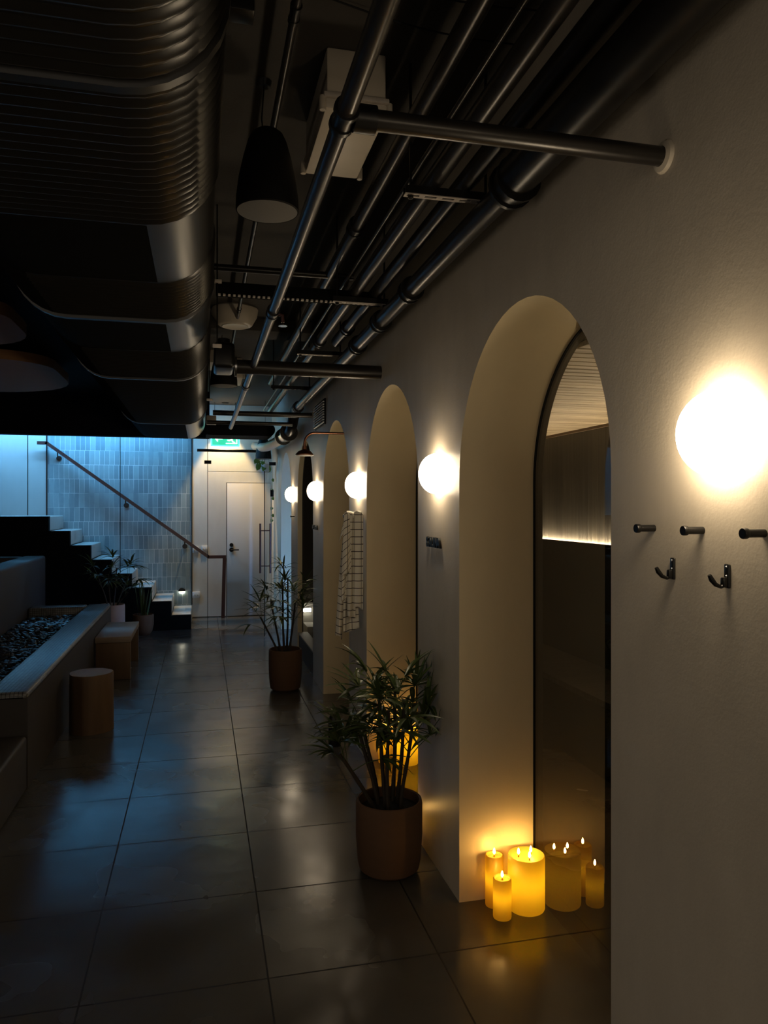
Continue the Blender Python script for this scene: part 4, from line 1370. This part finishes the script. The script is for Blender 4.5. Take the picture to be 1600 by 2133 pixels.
# support brackets (slotted channel on rods)
def trapeze(x0, x1, y, z, label, mat='galv', w=0.032):
    t = thing('pipe_bracket', ((x0 + x1) / 2, y, z), label, 'bracket', 'slotted brackets carrying the pipe bundle')
    bm = nb()
    n = max(3, int((x1 - x0) / 0.055))
    pitch = (x1 - x0) / n
    # slotted strip: side rails and webs, leaving real slots
    xbox(bm, x0, x1, y - w / 2, y - w / 2 + 0.009, z, z + 0.004)
    xbox(bm, x0, x1, y + w / 2 - 0.009, y + w / 2, z, z + 0.004)
    for k in range(n + 1):
        xc = x0 + pitch * k
        xbox(bm, max(x0, xc - 0.010), min(x1, xc + 0.010), y - w / 2 + 0.008, y + w / 2 - 0.008, z, z + 0.004)
    part('slotted_face', bm, M[mat], t)
    bm = nb(); xbox(bm, x0, x1, y - w / 2, y - w / 2 + 0.003, z + 0.003, z + 0.03); xbox(bm, x0, x1, y + w / 2 - 0.003, y + w / 2, z + 0.003, z + 0.03)
    part('channel_side', bm, M['black'], t)
    for xx in (x0 + 0.022, x1 - 0.018):
        bm = nb(); tube(bm, [(xx, y, z - 0.012), (xx, y, CZ)], 0.005, 8); part('rod', bm, M['black'], t)
        bm = nb(); tube(bm, [(xx, y, z - 0.010), (xx, y, z + 0.0)], 0.010, 6); part('nut', bm, M['black'], t)
    return t
trapeze(0.665, 0.975, 2.44, 2.655, 'nearest slotted metal bracket under the pipe bundle, below the near cross pipe')
trapeze(0.655, 0.945, 3.80, 2.655, 'middle slotted metal bracket at the right end of the long black channel')
trapeze(0.64, 0.96, 5.16, 2.655, 'furthest slotted metal bracket, just above the thick cross pipe')
trapeze(0.60, 0.96, 6.7, 2.655, 'slotted metal bracket beyond the thick cross pipe', 'black')
t = thing('support_channel', (0.4, 3.84, 2.66), 'long black toothed channel spanning from the duct to the pipe bundle', 'support channel')
bm = nb(); xbox(bm, 0.07, 0.92, 3.83, 3.88, 2.665, 2.73, 0.004); part('channel', bm, M['stringer'], t)
bm = nb()
for k in range(34):
    xbox(bm, 0.08 + 0.0245 * k, 0.092 + 0.0245 * k, 3.825, 3.84, 2.660, 2.668)
part('teeth', bm, M['galv'], t)
bm = nb(); tube(bm, [(0.06, 3.99, 2.85), (0.80, 3.99, 2.85)], 0.018, 14)
solo('cross_rod', bm, M['pipe'], 'thin black tube running above the long black channel', 'pipe')
bm = nb(); xbox(bm, -3.99, -0.84, -1.0, 9.9, 2.98, CZ - 0.001)  # black slab added so the ceiling beside the duct stays dark
solo('shade_soffit', bm, M['stringer'], 'added black soffit darkening the ceiling left of the big duct', 'ceiling soffit')
# flat cable tray crossing the ceiling
bm = nb(); xbox(bm, -0.3, 1.0, 6.0, 6.3, 3.0, CZ, 0.004)
solo('ceiling_beam', bm, M['ceiling'], 'dark beam crossing the ceiling above the far pendant speaker', 'beam')

# thin ceiling wires
for i, (y, lab) in enumerate(((2.02, 'thin dark cable sagging across the ceiling, nearer of the pair'), (2.14, 'thin dark cable sagging across the ceiling, further of the pair'))):
    bm = nb()
    tube(bm, [(0.28 + 0.73 * k / 10, y + 0.05 * k / 10 * (1 + i), CZ - 0.010 - 0.03 * sin(pi * k / 10)) for k in range(11)], 0.003, 5)
    solo('ceiling_cable', bm, M['matte_black'], lab, 'cable', 'cables under the ceiling')
# sprinkler head
t = thing('sprinkler_head', (0.315, 3.05, 2.33), 'small chrome sprinkler head beside the slim sprinkler pipe', 'sprinkler')
bm = nb(); tube(bm, [(0.29, 3.05, 2.385), (0.318, 3.05, 2.378), (0.32, 3.05, 2.35)], 0.008, 10); part('stem', bm, M['rust'], t)
bm = nb(); lathe(bm, [(0, 0), (0.018, 0), (0.018, 0.002), (0.005, 0.004), (0, 0.02)], (0.32, 3.05, 2.335), 14); part('deflector', bm, M['chrome'], t)

# pendant speakers
def speaker(x, y, z0, label):
    t = thing('pendant_speaker', (x, y, z0), label, 'speaker', 'black pendant speakers')
    bm = nb()
    R = 0.110; H = 0.285
    prof = [(R - 0.004, 0.0), (R, 0.004), (R * 0.985, 0.05), (R * 0.90, 0.12), (R * 0.76, 0.19), (R * 0.62, 0.245), (R * 0.50, 0.272), (R * 0.35, H), (0, H)]
    lathe(bm, prof, (x, y, z0), 40); bd_ = part('body', bm, M['matte_black'], t)
    bm = nb(); lathe(bm, [(0, -0.006), (R * 0.6, -0.004), (R - 0.005, 0.001)], (x, y, z0), 40); part('grille', bm, M['grille'], bd_, 'grey perforated grille')
    bm = nb(); tube(bm, [(x - 0.015, y, z0 + H - 0.005), (x - 0.02, y, z0 + H + 0.04), (x - 0.01, y, CZ)], 0.003, 6); part('cable', bm, M['black'], t)
    bm = nb(); lathe(bm, [(0, 0), (0.02, 0), (0.026, 0.02), (0, 0.02)], (x - 0.01, y, CZ - 0.0205), 16); part('ceiling_mount', bm, M['black'], t)
    return t
sp1 = speaker(0.225, 2.66, 2.64, 'large black pendant speaker with grey base hanging near the duct')
dup(sp1, (0.175, 6.22, 2.585), 'far black pendant speaker with pinkish-lit base beyond the thick cross pipe')
dup(sp1, (0.83, 10.45, 2.27), 'dark pendant speaker behind the glass above the hanging plant')

# round pale ceiling light
cx, cyy = 0.245, 5.75
t = thing('ceiling_dish', (cx, cyy, CZ - 0.16), 'round cream ceiling fitting shaped like a shallow bowl', 'ceiling light')
bm = nb(); lathe(bm, [(0.165, 0.17), (0.172, 0.16), (0.165, 0.11), (0.128, 0.045), (0.118, 0.038), (0.10, 0.036)], (cx, cyy, CZ - 0.17), 48); part('bowl', bm, M['cream_plastic'], t)
bm = nb(); lathe(bm, [(0.101, 0.037), (0.095, 0.030), (0.07, 0.036), (0, 0.038)], (cx, cyy, CZ - 0.17), 40); part('lens', bm, M['cover'], t)

# clear-covered box luminaires
def boxlight(x, y, label):
    L, W_, H = 0.50, 0.215, 0.15
    zt = CZ
    z0 = CZ - 0.20
    t = thing('box_luminaire', (x, y, z0), label, 'light fixture', 'boxy surface luminaires')
    bm = nb(); xbox(bm, x - W_ / 2 + 0.008, x + W_ / 2 - 0.008, y - L / 2, y + L / 2, z0 + 0.05, zt, 0.008, 2); part('housing', bm, M['cream_plastic'], t)
    bm = nb(); xbox(bm, x - W_ / 2 - 0.002, x + W_ / 2 + 0.002, y - L / 2 - 0.008, y + L / 2 + 0.008, z0 + 0.035, z0 + 0.052, 0.004, 2); part('gasket_rim', bm, M['galv'], t)
    bm = nb(); xbox(bm, x - W_ / 2 + 0.004, x + W_ / 2 - 0.004, y - L / 2, y + L / 2, z0, z0 + 0.036, 0.008, 2); cv_ = part('clear_cover', bm, M['cover'], t)
    for sx in (-1, 1):
        for sy in (-1, 1):
            bm = nb(); lathe(bm, [(0, 0), (0.010, 0), (0.012, 0.004), (0.012, 0.045)], (x + sx * (W_ / 2 + 0.004), y + sy * (L / 2 - 0.01), z0 - 0.004), 12); part('cover_clip', bm, M['cream_plastic'], cv_)
    return t
b1 = boxlight(0.495, 2.66, 'cream boxy ceiling luminaire with clear cover behind the sprinkler pipe')
dup(b1, (0.30, 7.9, CZ - 0.20), 'smaller-looking boxy luminaire far down the corridor beyond the thick cross pipe')
bm = nb(); xbox(bm, 0.02, 0.17, 7.3, 7.75, CZ - 0.12, CZ, 0.006)
solo('access_panel', bm, M['cream_plastic'], 'plain pale ceiling box left of the far luminaire', 'ceiling box')

# round-ended tan baffles left of the duct
def baffle(x1, y0, y1, z, label):
    bm = nb()
    r = (y1 - y0) / 2.2
    P = [(-3.9, y0), (x1 - r * 0.5, y0)]
    for i in range(9):
        a = -pi / 2 + pi / 2 * i / 8
        P.append((x1 - r * 0.5 + r * 0.5 * cos(a), y0 + r * 0.5 + r * 0.5 * sin(a)))
    for i in range(9):
        a = pi / 2 * i / 8
        P.append((x1 - r + r * cos(a), y1 - r + r * sin(a)))
    P.append((-3.9, y1))
    prism(bm, P, 'Z', z, z + 0.08)
    solo('ceiling_baffle', bm, M['tan_panel'], label, 'ceiling panel', 'round-ended tan panels left of the duct')
baffle(-1.24, 6.6, 8.5, 2.80, 'tan round-ended ceiling panel left of the duct, the further and wider one')
baffle(-1.18, 4.95, 6.1, 2.80, 'tan round-ended ceiling panel left of the duct, the nearer darker one')
